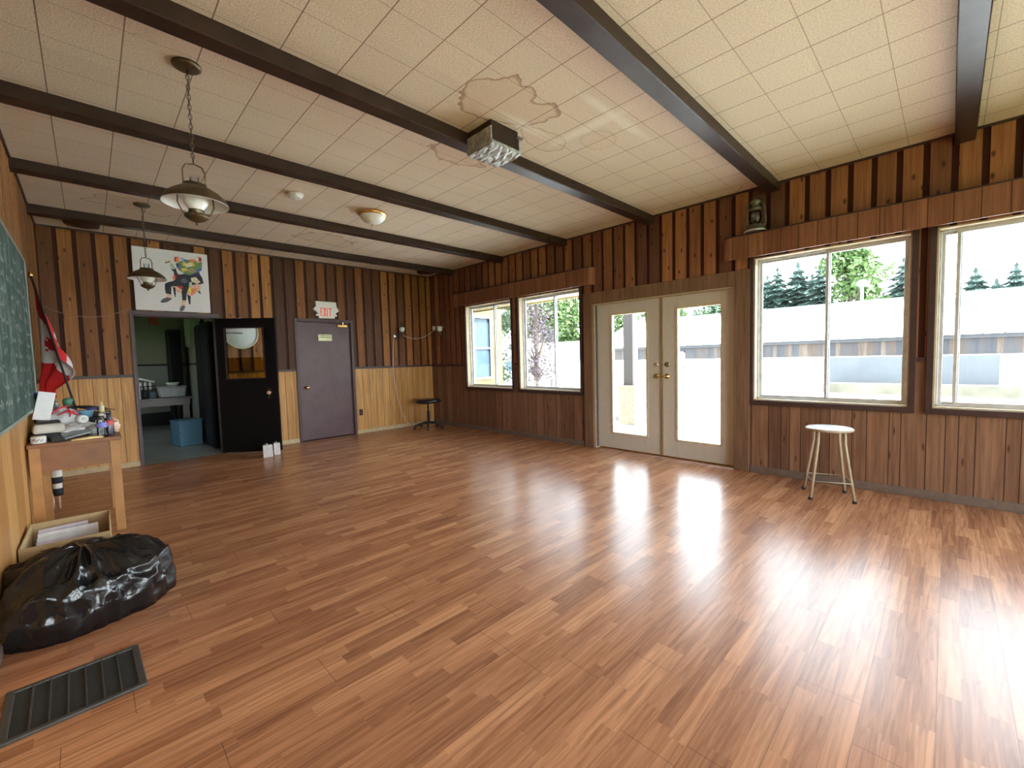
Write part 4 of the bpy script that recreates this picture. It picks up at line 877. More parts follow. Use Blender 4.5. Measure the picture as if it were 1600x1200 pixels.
# front row
t = thing('jar', 'white jar with dark script label at the left front of the desk', 'jar', (0.075, 4.80, DT))
MB().lathe([(0, 0), (0.040, 0), (0.042, 0.006), (0.042, 0.045), (0.038, 0.052), (0, 0.052)], (0, 0, 0), 28).build('jar_body', M_whitep, t)
mb = MB()
for i in range(7):
    a_ = -PI / 2 - 0.7 + i * 0.2; a2 = a_ + 0.16; z_ = 0.026 + 0.006 * math.sin(i * 2.1); mb.tube([(0.0422 * math.cos(a_), 0.0422 * math.sin(a_), z_ - 0.006), (0.0424 * math.cos((a_ + a2) / 2), 0.0424 * math.sin((a_ + a2) / 2), z_ + 0.008), (0.0422 * math.cos(a2), 0.0422 * math.sin(a2), z_ - 0.004)], 0.0014, 5)
mb.build('script_label', M_blackm, t)
t = thing('cordless_phone', 'black telephone handset base beside the white jar', 'telephone', (0.165, 4.84, DT), 0.2)
MB().box((-0.038, -0.075, 0), (0.038, 0.075, 0.03), taper=0.9).build('phone_body', M_blackm, t, 0.006)
mb = MB()
for i in range(3):
    for j in range(4): mb.box((-0.024 + 0.018 * i, -0.055 + 0.02 * j, 0.0305), (-0.012 + 0.018 * i, -0.042 + 0.02 * j, 0.034))
mb.build('keypad', mat('grey_rubber', (0.08, 0.08, 0.09), 0.6), t)
t = thing('printer', 'off-white rounded printer with black base on the left of desk', 'printer', (0.115, 5.05, DT), 0.1)
MB().box((-0.10, -0.12, 0), (0.11, 0.13, 0.05)).build('printer_base', M_blackm, t, 0.01)
MB().box((-0.09, -0.10, 0.05), (0.10, 0.12, 0.125), taper=0.86).build('printer_cover', mat('off_white_shell', (0.66, 0.62, 0.56), 0.4, var=0.04), t, 0.02)
MB().box((-0.06, -0.06, 0.126), (0.07, 0.10, 0.14)).build('paper_tray', M_blackm, t, 0.004)
put('magazine', MB().box((-0.09, -0.035, 0), (0.09, 0.035, 0.006)).prism([(-0.09, 0.006), (0.09, 0.006), (0.085, 0.010), (0.02, 0.016), (-0.05, 0.010)], 1, -0.034, 0.034), mat('yellow_magazine', (0.78, 0.60, 0.25), 0.5), (0.335, 4.765, DT), 'open yellow magazine at the front edge of the desk', 'magazine', 0.12)
put('tablet', MB().box((-0.08, -0.055, 0), (0.08, 0.055, 0.009)), mat('dull_silver', (0.35, 0.40, 0.43), 0.35, 0.3), (0.275, 4.90, DT + 0.036), 'silver tablet propped at a slant behind the yellow magazine', 'tablet', 0, (0.35, -0.22, 0.12), 0.003)
t = thing('water_bottle', 'clear plastic water bottle with a blue label at the desk corner', 'bottle', (0.425, 4.785, DT))
MB().lathe([(0, 0), (0.031, 0), (0.033, 0.012), (0.031, 0.03), (0.033, 0.045), (0.031, 0.06), (0.033, 0.075), (0.033, 0.115), (0.030, 0.135), (0.014, 0.160), (0.013, 0.172), (0, 0.172)], (0, 0, 0), 28).build('bottle_body', M_clearp, t)
MB().lathe([(0.0335, 0.078), (0.0337, 0.113)], (0, 0, 0), 28).build('label_band', mat('blue_violet_label', (0.20, 0.22, 0.62), 0.4, var=0.5, scale=60), t)
MB().lathe([(0, 0.172), (0.015, 0.172), (0.015, 0.187), (0, 0.187)], (0, 0, 0), 16).build('cap', M_whitep, t)
t = thing('soda_bottle', 'dark soda bottle with red label just behind the clear water bottle', 'bottle', (0.468, 4.87, DT))
MB().lathe([(0, 0), (0.03, 0), (0.032, 0.02), (0.030, 0.11), (0.014, 0.15), (0.013, 0.17), (0, 0.17)], (0, 0, 0), 24).build('bottle_body', mat('dark_cola_plastic', (0.06, 0.05, 0.09), 0.2), t)
MB().lathe([(0.0315, 0.085), (0.0315, 0.12), (0.029, 0.124)], (0, 0, 0), 24).build('label_band', mat('red_label', (0.6, 0.06, 0.05), 0.4), t); MB().lathe([(0, 0.17), (0.015, 0.17), (0.015, 0.185), (0, 0.185)], (0, 0, 0), 16).build('cap', M_blackm, t)
q = N('patterned_foil'); o, x, y, z = q.pos(True); f = q.noise(o, 34, 2)
q.col(q.ramp(f, [(0.36, (0.75, 0.78, 0.75)), (0.47, (0.8, 0.30, 0.12)), (0.55, (0.8, 0.76, 0.66)), (0.64, (0.08, 0.15, 0.12))])); M_foil = q.fin(0.3)
put('snack_bag', crumple(MB(), (0, 0, 0), 0.035, 0.03, 0.065, 3.1, 0.25), M_foil, (0.50, 4.98, DT), 'orange and white patterned snack bag at the right end of the desk', 'bag')
put('plastic_bag', crumple(MB(), (0, 0, 0), 0.12, 0.13, 0.055, 1.7, 0.28), M_bagw, (0.29, 5.06, DT + 0.0), 'crumpled white grocery bag spread over the middle of the desk', 'bag')
t = thing('shopping_bag', 'white plastic bag with red printed stripes on top of the heap', 'bag', (0.185, 5.30, DT), 0.1)
o = crumple(MB(), (0, 0, 0), 0.125, 0.11, 0.11, 5.3, 0.25).build('bag_body', M_bagw, t)
mb = MB()
for (a, b, c_) in (((-0.10, -0.10, 0.15), (-0.02, -0.09, 0.225), (0.06, -0.03, 0.245)), ((0.02, -0.11, 0.21), (0.07, -0.10, 0.18), (0.12, -0.06, 0.14)), ((-0.03, -0.115, 0.17), (0.03, -0.11, 0.20), (0.10, -0.07, 0.19)), ((0.03, -0.10, 0.235), (0.05, -0.115, 0.19), (0.04, -0.12, 0.15))):
    mb.tube([a, b, c_], [0.004, 0.009, 0.004], 6)
mb.build('red_stripe', mat('red_print', (0.62, 0.03, 0.05), 0.4), t)
put('paper_roll', MB().lathe([(0.012, 0), (0.032, 0), (0.032, 0.075), (0.012, 0.075), (0.012, 0)], (0, 0, 0), 22, Matrix.Rotation(PI / 2, 3, 'X')), M_white, (0.30, 4.975, DT + 0.145), 'white paper roll lying on the crumpled grocery bag', 'paper roll', 0.3)
put('grey_pouch', crumple(MB(), (0, 0, 0), 0.055, 0.045, 0.045, 8.2, 0.3), mat('clear_grey_film', (0.42, 0.42, 0.40), 0.25), (0.385, 4.93, DT), 'grey cellophane pouch left of the water bottle', 'pouch')
put('food_tub', MB().lathe([(0, 0), (0.038, 0), (0.05, 0.05), (0.053, 0.053), (0.053, 0.062), (0, 0.062)], (0, 0, 0), 24), mat('sky_blue_plastic', (0.22, 0.48, 0.68), 0.35), (0.335, 5.28, DT + 0.13), 'sky blue plastic tub behind the shopping bag', 'tub')
put('plastic_crate', MB().box((-0.10, -0.09, 0), (0.10, 0.09, 0.129)), M_blackm, (0.365, 5.30, DT), 'black crate under the sky blue tub', 'crate', 0, None, 0.006)
put('folder_box', MB().box((-0.05, -0.02, 0), (0.05, 0.02, 0.23)), M_white, (0.075, 5.15, DT + 0.145), 'white folder box leaning against the chalkboard corner', 'box', 0, (-0.12, 0.22, 0.1), 0.004)
put('bottle_cap_tub', MB().lathe([(0, 0), (0.022, 0), (0.022, 0.03), (0, 0.03)], (0, 0, 0), 16), mat('dark_blue_plastic', (0.02, 0.06, 0.25), 0.4), (0.055, 5.42, DT + 0.33), 'dark blue lid on the tall bottle by the flag', 'lid')
t = thing('spray_bottle', 'clear tall bottle standing between chalkboard edge and flag', 'bottle', (0.055, 5.42, DT)); MB().lathe([(0, 0), (0.035, 0), (0.035, 0.24), (0.018, 0.29), (0.018, 0.33), (0, 0.33)], (0, 0, 0), 20).build('bottle_body', M_clearp, t)
q = N('mottled_cloth'); o, x, y, z = q.pos(True); f = q.noise(o, 45, 2)
q.col(q.ramp(f, [(0.36, (0.05, 0.05, 0.12)), (0.48, (0.35, 0.32, 0.25)), (0.56, (0.1, 0.2, 0.14)), (0.64, (0.6, 0.55, 0.52))])); M_mott = q.fin(0.7)
put('rag_bundle', crumple(MB(), (0, 0, 0), 0.06, 0.06, 0.135, 4.4, 0.3), M_mott, (0.13, 5.49, DT), 'mottled bundle of rags under the foot of the flag', 'rags')
put('green_cup', MB().lathe([(0, 0), (0.03, 0), (0.036, 0.06), (0.02, 0.075), (0, 0.075)], (0, 0, 0), 18), mat('bottle_green', (0.07, 0.22, 0.15), 0.4), (0.225, 5.52, DT + 0.22), 'green rounded cup on the stacked tin', 'cup')
put('storage_tin', MB().box((-0.05, -0.05, 0), (0.05, 0.05, 0.219)), M_blackm, (0.225, 5.53, DT), 'black square tin carrying the green cup', 'tin', 0, None, 0.004)
t = thing('umbrella', 'folded black umbrella lying across the back of the desk', 'umbrella', (0.38, 5.47, DT + 0.165))
MB().tube([(-0.12, 0.0, 0.055), (-0.02, 0.0, 0.035), (0.09, 0, 0.012)], [0.008, 0.02, 0.014], 10).build('folded_canopy', M_blackm, t); MB().tube([(0.09, 0, 0.012), (0.15, 0, 0.0)], 0.006, 8).build('handle', mat('brown_wood_handle', (0.25, 0.13, 0.06), 0.4), t)
put('shoe_box', MB().box((-0.11, -0.05, 0), (0.11, 0.05, 0.158)), mat('dark_olive_card', (0.07, 0.06, 0.035), 0.7), (0.39, 5.48, DT), 'dark cardboard box under the black umbrella', 'box', 0, None, 0.003)
for (px_, py_, hh2, nm, lb, mt) in ((0.455, 5.13, 0.15, 'supplement_jar', 'white screw-top jar behind the water bottle, taller one', M_whitep), (0.41, 5.10, 0.11, 'ointment_jar', 'cream jar left of the taller screw-top jar', mat('cream_jar', (0.72, 0.64, 0.45), 0.4))):
    t = thing(nm, lb, 'jar', (px_, py_, DT)); MB().lathe([(0, 0), (0.026, 0), (0.027, 0.005), (0.027, hh2 - 0.03), (0.02, hh2 - 0.02), (0, hh2 - 0.02)], (0, 0, 0), 20).build('jar_body', mt, t); MB().lathe([(0, hh2 - 0.02), (0.022, hh2 - 0.02), (0.022, hh2), (0, hh2)], (0, 0, 0), 20).build('lid', M_whitep, t)
t = thing('glue_bottle', 'small pale yellow glue bottle standing highest at the right of the heap', 'bottle', (0.437, 5.22, DT + 0.171)); M_yb = mat('pale_yellow_plastic', (0.80, 0.74, 0.45), 0.4)
MB().lathe([(0, 0), (0.018, 0), (0.018, 0.05), (0.010, 0.062), (0, 0.062)], (0, 0, 0), 16).build('bottle_body', M_yb, t); MB().lathe([(0, 0.062), (0.009, 0.062), (0.005, 0.09), (0, 0.09)], (0, 0, 0), 12).build('nozzle', M_yb, t)
put('tape_dispenser', MB().box((-0.03, -0.03, 0), (0.03, 0.03, 0.17)), mat('taupe_card', (0.30, 0.22, 0.18), 0.6), (0.445, 5.225, DT), 'taupe box under the pale yellow glue bottle', 'box', 0.2, None, 0.003)
put('purple_lid', MB().lathe([(0, 0), (0.034, 0), (0.036, 0.018), (0, 0.02)], (0, 0, 0), 20), mat('navy_lid', (0.06, 0.05, 0.22), 0.4), (0.375, 5.24, DT + 0.193), 'navy blue round lid beside the glue bottle', 'lid')
put('black_bowl', MB().lathe([(0, 0), (0.04, 0), (0.05, 0.05), (0.05, 0.055), (0, 0.055)], (0, 0, 0), 20), M_blackm, (0.47, 5.04, DT + 0.0), 'black bowl wedged between the jars and the snack bag', 'bowl')

# pipe fitting under the desk
t = thing('pipe_fitting', 'upright black and white pipe fitting standing under the desk', 'pipe', (0.10, 5.93, 0))
MB().tube([(0, 0, 0.0), (0, 0, 0.13)], 0.012, 10).build('stem', mat('copper_tan', (0.5, 0.3, 0.2), 0.4), t)
MB().lathe([(0, 0.13), (0.032, 0.13), (0.036, 0.16), (0.036, 0.20), (0, 0.20)], (0, 0, 0), 18).build('black_collar', M_blackm, t); MB().lathe([(0, 0.25), (0.038, 0.25), (0.038, 0.31), (0, 0.31)], (0, 0, 0), 18).build('black_collar', M_blackm, t)
MB().lathe([(0.03, 0.20), (0.03, 0.25)], (0, 0, 0), 18).build('white_sleeve', M_whitep, t); MB().lathe([(0.036, 0.31), (0.036, 0.375), (0, 0.375)], (0, 0, 0), 18).build('white_sleeve', M_whitep, t)
o = MB().tube([(0.045, 5.8, 0.24), (0.05, 5.81, 0.10), (0.06, 5.83, 0.03)], [0.018, 0.03, 0.012], 10).build('spray_nozzle', mat('tan_plastic', (0.55, 0.42, 0.34), 0.4)); tag(o, 'tan tapered nozzle hanging at the wall beside the pipe fitting', 'nozzle')

# cardboard box with papers
M_card = mat('cardboard', (0.52, 0.37, 0.20), 0.8, var=0.08)
t = thing('cardboard_box', 'open cardboard box with papers between the bag and desk', 'box', (0.22, 4.12, 0), -0.02)
a, b, h, w_ = 0.20, 0.29, 0.265, 0.005
MB().box((-a, -b, 0), (a, -b + w_, h)).build('side', M_card, t); MB().box((-a, b - w_, 0), (a, b, h)).build('side', M_card, t)
MB().box((-a, -b + w_, 0), (-a + w_, b - w_, h)).build('side', M_card, t); MB().box((a - w_, -b + w_, 0), (a, b - w_, h)).build('side', M_card, t); MB().box((-a + w_, -b + w_, 0), (a - w_, b - w_, 0.006)).build('bottom', M_card, t)
for i in range(5):
    sx_, lbl = ((-0.06, 'first'), (-0.02, 'second'), (0.03, 'third'), (0.08, 'fourth'), (0.12, 'fifth'))[i]
    o = MB().box((-0.15, -0.004 - 0.003 * (i % 2), 0), (0.14 - 0.05 * (i % 3), 0.004, 0.215 + 0.006 * i)).build('folder', mat('paper_%s' % ('white', 'lilac', 'silver')[i % 3], ((0.74, 0.73, 0.74), (0.56, 0.50, 0.58), (0.62, 0.64, 0.66))[i % 3], 0.5), None, 0, (0.22, 3.92 + 0.085 * i, 0.008)); o.rotation_euler = (-0.22, 0, 0.03 * (i - 2))
    tag(o, '%s paper folder standing in the cardboard box, %s from its front' % (('white', 'lilac grey', 'silver grey')[i % 3], lbl), 'folder', 'paper folders in the cardboard box')

# ------------------------------------------------------------------ black garbage bag
from mathutils import noise as nz
mb = MB(); nu, nv = 150, 70; rows = []
def bagpt(u, v):
    th = 2 * PI * u; d = Vector((math.cos(th), math.sin(th), 0))
    # footprint: wide low skirt with a pointed tail toward the room and the front
    R = 0.355 + 0.04 * math.sin(2 * th + 0.6) + 0.05 * math.exp(-((th - 6.05) / 0.16) ** 2) + 0.05 * math.exp(-((th - 5.6) / 0.25) ** 2)
    cx, cy = 0.29, 3.36
    s = math.sin(PI / 2 * min(1, v)) ; rr = R * (1 - (v ** 2.4)); rr = R * max(0.0, (1 - v ** 4.2)) ** 0.9
    hh = 0.325 * (v ** 0.62)
    p = Vector((d.x * rr * 0.92, d.y * rr * 1.08, hh))
    q1 = Vector((p.x * 4, p.y * 4, p.z * 5))
    rid = 1 - abs(nz.noise(Vector((math.cos(th) * 2.2 + 3, math.sin(th) * 2.2, v * 2.2)))) * 2.6
    rid2 = 1 - abs(nz.noise(Vector((math.cos(th) * 5.2, math.sin(th) * 5.2 + 9, v * 3.4 + th * 0.2)))) * 2.6
    big = nz.noise(Vector((p.x * 3.1, p.y * 3.1, p.z * 3.1 + 5)))
    disp = 0.035 * rid + 0.020 * rid2 + 0.06 * big
    k_ = min(1, v * 5 + 0.25)
    nrm = Vector((d.x, d.y, 0.25 + 1.5 * v)).normalized()
    p = p + nrm * disp * k_
    x_, y_ = cx + p.x, cy + p.y
    x_ = max(x_, 0.012); return Vector((x_, y_, max(0.002, p.z if v > 0.03 else 0.002)))
for j in range(nv + 1):
    rows.append([mb.v(bagpt(i / nu, j / nv)) for i in range(nu)] if j < nv else [mb.v(bagpt(0, 1.0))])
for A, B in zip(rows, rows[1:]):
    for i in range(nu):
        vs = []
        for q_ in (A[i % len(A)], A[(i + 1) % len(A)], B[(i + 1) % len(B)], B[i % len(B)]):
            if q_ not in vs: vs.append(q_)
        if len(vs) > 2: mb.face(vs, True)
mb.face(rows[0][::-1])
q = N('black_bin_liner'); o, x, y, z = q.pos(True); q.col((0.008, 0.008, 0.009))
v_ = q.n('ShaderNodeTexVoronoi', feature='DISTANCE_TO_EDGE'); q.l(q.comb(q.math('ADD', x, q.math('MULTIPLY', q.noise(o, 6, 2), 0.25)), q.math('MULTIPLY', y, 0.7), z), v_.inputs['Vector']); v_.inputs['Scale'].default_value = 9
q.bump(q.math('ADD', q.math('MINIMUM', v_.outputs['Distance'], 0.25), q.math('MULTIPLY', q.noise(o, 22, 3), 0.25)), 0.55, 0.02)
M_bin = q.fin(0.2, 0, 0.6)
for me_v in mb.bm.verts: me_v.co -= Vector((0.29, 3.36, 0))
o = mb.build('garbage_bag', M_bin, None, 0, (0.29, 3.36, 0)); tag(o, 'big shiny black garbage bag slumped against the left wall', 'bag')

# ------------------------------------------------------------------ outdoors
q = N('pale_gravel_ground'); o, x, y, z = q.pos(); f = q.noise(o, 0.6, 5, 0.7)
q.col(q.ramp(f, [(0.3, (0.46, 0.45, 0.43)), (0.7, (0.60, 0.60, 0.58))])); M_gravel = q.fin(0.95)
o = MB().box((W + T, -60, -0.5), (90, 90, -0.32)).build('ground', M_gravel); o['kind'] = 'structure'
o = MB().box((-60, -60, -0.5), (W + T, 90, -0.34)).build('ground', mat('lawn_grass', (0.12, 0.2, 0.06), 0.9)); o['kind'] = 'structure'
# outer skin of the house, roof and the eave by the far windows
o = MB().box((-1.6, NY - 0.25, H + 0.21), (W + 0.25, KF + 0.6, H + 0.35)).build('roof', mat('grey_shingle', (0.15, 0.15, 0.15), 0.9)); o['kind'] = 'structure'
MB_e = MB(); MB_e.box((W + T, 3.72, 2.37), (W + 0.95, 7.95, 2.40)); MB_e.box((W + 0.92, 3.72, 2.345), (W + 0.95, 7.95, 2.50)); MB_e.box((W + T, 3.72, 2.40), (W + 0.92, 7.95, 2.42))
o = MB_e.build('eave_soffit', mat('yellow_soffit', (0.42, 0.33, 0.16), 0.7)); o['kind'] = 'structure'
# projecting wing beyond the far corner
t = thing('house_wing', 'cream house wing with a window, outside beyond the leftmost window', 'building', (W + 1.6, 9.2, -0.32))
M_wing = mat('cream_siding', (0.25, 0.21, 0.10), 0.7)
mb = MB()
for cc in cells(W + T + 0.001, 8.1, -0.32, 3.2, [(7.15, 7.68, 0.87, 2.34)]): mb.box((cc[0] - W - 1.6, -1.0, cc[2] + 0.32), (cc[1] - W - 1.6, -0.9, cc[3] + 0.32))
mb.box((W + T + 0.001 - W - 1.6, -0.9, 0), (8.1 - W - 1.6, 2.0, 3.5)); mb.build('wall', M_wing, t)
mb = MB(); wx0, wx1 = 7.15 - W - 1.6, 7.68 - W - 1.6
for p, r_ in (((wx0 - 0.05, -1.03, 1.15), (wx0, -0.95, 2.70)), ((wx1, -1.03, 1.15), (wx1 + 0.05, -0.95, 2.70)), ((wx0, -1.03, 1.14), (wx1, -0.95, 1.19)), ((wx0, -1.03, 2.66), (wx1, -0.95, 2.71)), ((wx0, -1.0, 1.90), (wx1, -0.97, 1.93))): mb.box(p, r_)
wf = mb.build('window', M_whitep, t); MB().box((wx0, -0.96, 1.19), (wx1, -0.95, 2.66)).build('pane', mat('blue_grey_glass', (0.10, 0.16, 0.22), 0.08), wf)
# long shed
M_shw = mat('white_shed_siding', (0.72, 0.73, 0.74), 0.7, var=0.04); M_shr = mat('pale_metal_roof', (0.70, 0.72, 0.75), 0.45, 0.0, var=0.05)
q = N('weathered_boards'); o, x, y, z = q.pos(); i = q.math('FLOOR', q.math('DIVIDE', y, 0.14)); w_ = q.white(q.comb(i, 2.0, 3.0)); g2 = q.noise(q.comb(x, q.math('MULTIPLY', y, 6.0), q.math('MULTIPLY', z, 1.0)), 1.0, 4, 0.7)
q.col(q.ramp(q.math('ADD', q.math('MULTIPLY', w_, 0.5), q.math('MULTIPLY', g2, 0.6)), [(0.25, (0.016, 0.018, 0.023)), (0.5, (0.032, 0.031, 0.034)), (0.66, (0.045, 0.028, 0.020)), (0.85, (0.085, 0.066, 0.048))])); M_wea = q.fin(0.8)
SX, SY0, SY1 = 22.0, -14.0, 14.4; SZ0 = -0.32
t = thing('long_shed', 'long low white shed with a pale metal roof across the yard', 'building', (SX + 3, 0, SZ0))
MB().box((-3, SY0, 0), (3, SY1, 1.38)).build('wall', M_shw, t)
MB().box((-3.02, SY0, 1.38), (3, SY1, 1.95)).build('board_band', M_wea, t)
MB().box((-3.12, SY0 - 0.2, 1.93), (-3.0, SY1 + 0.2, 2.14)).build('fascia', mat('dark_grey_fascia', (0.035, 0.036, 0.042), 0.6), t)
mb = MB(); n_ = 60
for i in range(n_):
    ya, yb = SY0 - 0.3 + (SY1 - SY0 + 0.6) * i / n_, SY0 - 0.3 + (SY1 - SY0 + 0.6) * (i + 1) / n_
    mb.prism([(-3.35, 2.06), (0.9, 3.72), (0.9, 3.78), (-3.35, 2.12)], 1, ya, yb - 0.03); mb.prism([(-3.35, 2.12), (0.9, 3.78), (0.9, 3.83), (-3.35, 2.16)], 1, yb - 0.05, yb)
mb.prism([(0.9, 3.72), (3.4, 2.6), (3.4, 2.66), (0.9, 3.78)], 1, SY0 - 0.3, SY1 + 0.3); mb.build('roof', M_shr, t)
MB().box((0.85, SY0 - 0.3, 3.78), (0.98, SY1 + 0.3, 3.88)).build('ridge_cap', mat('dull_ridge_metal', (0.07, 0.08, 0.08), 0.5), t)
mb = MB(); y0_, y1_ = 9.4, 10.3
for p, r_ in (((-3.05, y0_, 0.95), (-3.0, y0_ + 0.06, 1.75)), ((-3.05, y1_ - 0.06, 0.95), (-3.0, y1_, 1.75)), ((-3.05, y0_, 0.95), (-3.0, y1_, 1.01)), ((-3.05, y0_, 1.69), (-3.0, y1_, 1.75))): mb.box(p, r_)
wf = mb.build('window', M_whitep, t); MB().box((-3.03, y0_ + 0.06, 1.01), (-3.02, y1_ - 0.06, 1.69)).build('pane', mat('blue_grey_glass', (0.10, 0.16, 0.22), 0.08), wf)
MB().box((-3.04, -1.2, 0.0), (-2.98, 3.6, 1.34)).build('grey_panel', mat('grey_block_wall', (0.07, 0.076, 0.083), 0.8, var=0.12, scale=1), t)
t = thing('concrete_slab', 'low tan concrete ledge at the foot of the shed', 'ledge', (21.2, 0.8, SZ0)); MB().box((-0.5, -2.4, 0), (0.5, 2.6, 0.35)).build('ledge', mat('tan_concrete', (0.075, 0.07, 0.05), 0.9, var=0.3, scale=2), t)
# porch post and crate
t = thing('porch_post', 'thick brown wooden post outside the left french door', 'post', (9.55, 5.30, SZ0)); MB().box((-0.12, -0.12, 0.93), (0.12, 0.12, 3.4)).build('post_shaft', mat('brown_post', (0.032, 0.026, 0.024), 0.8), t); MB().box((-0.2, -0.2, 0), (0.2, 0.2, 0.93)).build('plinth', mat('tan_stone', (0.2, 0.16, 0.11), 0.8, var=0.25), t)
t = thing('planter_box', 'pale masonry planter with a dark niche outside the left french door', 'planter', (10.0, 5.9, SZ0)); MB().box((-0.15, -0.38, 0), (0.45, 0.85, 0.95)).build('planter_body', mat('pale_masonry', (0.30, 0.28, 0.25), 0.8, var=0.3, scale=5), t); MB().box((-0.17, 0.12, 0.05), (-0.15, 0.42, 0.55)).build('niche', mat('dark_niche', (0.03, 0.03, 0.034), 0.8), t)
t = thing('steel_pole', 'thin white pole in front of the planter outside left french door', 'pole', (9.3, 5.02, SZ0)); MB().tube([(0, 0, 0), (0, 0, 3.4)], 0.04, 10).build('shaft', M_whitep, t); MB().box((-0.08, -0.08, 0), (0.08, 0.08, 0.02)).build('base_plate', M_whitep, t)
t = thing('yard_lamp', 'white yard light on a short pole above the shed roof', 'lamp', (27.5, 3.05, SZ0)); MB().tube([(0, 0, 0), (0, 0, 4.75)], 0.07, 10).build('shaft', mat('grey_pole', (0.08, 0.08, 0.09), 0.5), t); MB().sphere((0, 0, 4.85), 0.22, 1, 1, 0.8).build('lamp_head', M_whitep, t)
t = thing('outbuilding', 'white outbuilding seen behind the purple-leaved tree', 'building', (21.5, 20.5, SZ0)); MB().box((-3, -4.3, 0), (4, 3, 1.75)).build('wall', M_shw, t); mb = MB(); mb.prism([(-3.3, 1.75), (4.3, 1.75), (0.5, 2.6)], 1, -4.5, 3.2); mb.build('roof', M_shr, t); MB().box((-3.03, -2.3, 0.9), (-3.0, -1.6, 1.5)).build('window', mat('blue_grey_glass', (0.10, 0.16, 0.22), 0.08), t)
# wire fence in front of windows one and two
t = thing('garden_fence', 'low wire garden fence outside the two far windows', 'fence', (8.3, 6.6, SZ0))
for yy in (-1.0, 0.1, 1.4): MB().tube([(0, yy, 0), (0, yy, 1.12)], 0.025, 8).build('post', M_blackm, t)
mb = MB()
for i in range(30):
    ya = -1.0 + 2.4 * i / 30; yb = ya + 2.4 / 30; mb.tube([(0, ya, 1.0), (0, (ya + yb) / 2, 1.06), (0, yb, 1.0)], 0.006, 4)
for zz in (0.3, 0.6, 0.9, 1.0): mb.tube([(0, -1.0, zz), (0, 1.4, zz)], 0.005, 4)
mb.build('wire_mesh', mat('grey_wire', (0.2, 0.22, 0.2), 0.5, 0.5), t)

# trees
def leaf_mat(name, c, c2):
    q = N(name); o, x, y, z = q.pos(); f = q.white(q.comb(q.math('FLOOR', q.math('MULTIPLY', x, 3.0)), q.math('FLOOR', q.math('MULTIPLY', y, 3.0)), q.math('FLOOR', q.math('MULTIPLY', z, 3.0))))
    q.col(q.ramp(f, [(0, c), (1, c2)])); return q.fin(0.7)
M_con = leaf_mat('conifer_needles', (0.034, 0.060, 0.052), (0.065, 0.105, 0.09)); M_leaf = leaf_mat('light_green_leaves', (0.035, 0.068, 0.014), (0.065, 0.115, 0.024)); M_purp = leaf_mat('purple_leaves', (0.03, 0.022, 0.030), (0.06, 0.04, 0.048)); M_bush = leaf_mat('bush_leaves', (0.02, 0.045, 0.022), (0.045, 0.08, 0.03)); M_bark = mat('bark', (0.08, 0.06, 0.045), 0.9)
def conifer(h, r, seed, label):
    r_ = random.Random(seed); t = thing('conifer_tree', label, 'tree', (0, 0, 0), 0, 'dark conifers behind the shed')
    MB().tube([(0, 0, 0), (0, 0, h * 0.95)], [0.2, 0.04], 8).build('trunk', M_bark, t); mb = MB(); n_ = 20
    for k_ in range(n_):
        f = k_ / (n_ - 1); z_ = h * (0.10 + 0.86 * f); rad = r * (1 - f) ** 0.85 + 0.12
        m_ = 15
        for i in range(m_):
            a_ = 2 * PI * (i + r_.random()) / m_; l_ = rad * r_.uniform(0.6, 1.15); d = Vector((math.cos(a_), math.sin(a_), 0)); s_ = Vector((-d.y, d.x, 0)); w_ = 0.16 * l_ + 0.10; dr = l_ * r_.uniform(0.15, 0.4)
            c0 = Vector((0, 0, z_)); V = [mb.v(c0 + Vector((0, 0, 0.3))), mb.v(c0 + d * l_ * 0.55 + s_ * w_ - Vector((0, 0, dr * 0.4))), mb.v(c0 + d * l_ - Vector((0, 0, dr))), mb.v(c0 + d * l_ * 0.55 - s_ * w_ - Vector((0, 0, dr * 0.5))), mb.v(c0 + d * l_ * 0.5 - Vector((0, 0, dr * 0.4 + 0.25 * w_ + 0.1)))]
            mb.face([V[0], V[1], V[4]]); mb.face([V[1], V[2], V[4]]); mb.face([V[0], V[4], V[3]]); mb.face([V[4], V[2], V[3]])
    mb.build('foliage', M_con, t); return t
def broadleaf(h, r, seed, label, mt, loc, n_=2600, leaf=0.16, trunk=0.3, zmin=0.3, group=None, name='broadleaf_tree'):
    r_ = random.Random(seed); t = thing(name, label, 'tree', loc, 0, group)
    mb = MB().tube([(0, 0, 0), (0.1, 0.05, h * 0.4), (0, 0, h * 0.8)], [trunk * 0.5, trunk * 0.35, 0.05], 8)
    cl = []
    for i in range(26):
        a_ = r_.uniform(0, 2 * PI); f = r_.uniform(0, 1); zz = h * (zmin + (0.93 - zmin) * f); rr_ = r * r_.uniform(0.2, 0.85) * math.sin(PI * (0.2 + 0.75 * f)) ** 0.6; c = Vector((rr_ * math.cos(a_), rr_ * math.sin(a_), zz)); cl.append((c, r * r_.uniform(0.25, 0.42)))
        mb.tube([(0, 0, zz * 0.6), tuple(c * 0.6 + Vector((0, 0, zz * 0.35))), tuple(c)], [0.05, 0.03, 0.012], 5)
    mb.build('trunk', M_bark, t); mb = MB()
    for i in range(n_):
        c, cr = r_.choice(cl); d = Vector((r_.gauss(0, 1), r_.gauss(0, 1), r_.gauss(0, 0.8))).normalized() * cr * r_.uniform(0.5, 1.05) ; p = c + d; s_ = leaf * r_.uniform(0.6, 1.3)
        a = Vector((r_.gauss(0, 1), r_.gauss(0, 1), r_.gauss(0, 1))).normalized(); b = a.cross(Vector((r_.gauss(0, 1), r_.gauss(0, 1), 1))).normalized()
        mb.face([mb.v(p - a * s_), mb.v(p + b * s_ * 0.5), mb.v(p + a * s_), mb.v(p - b * s_ * 0.5)])
    mb.build('leaves', mt, t); return t
cons = [(8.8, 4.0), (6.7, 3.6), (7.8, 3.5)]
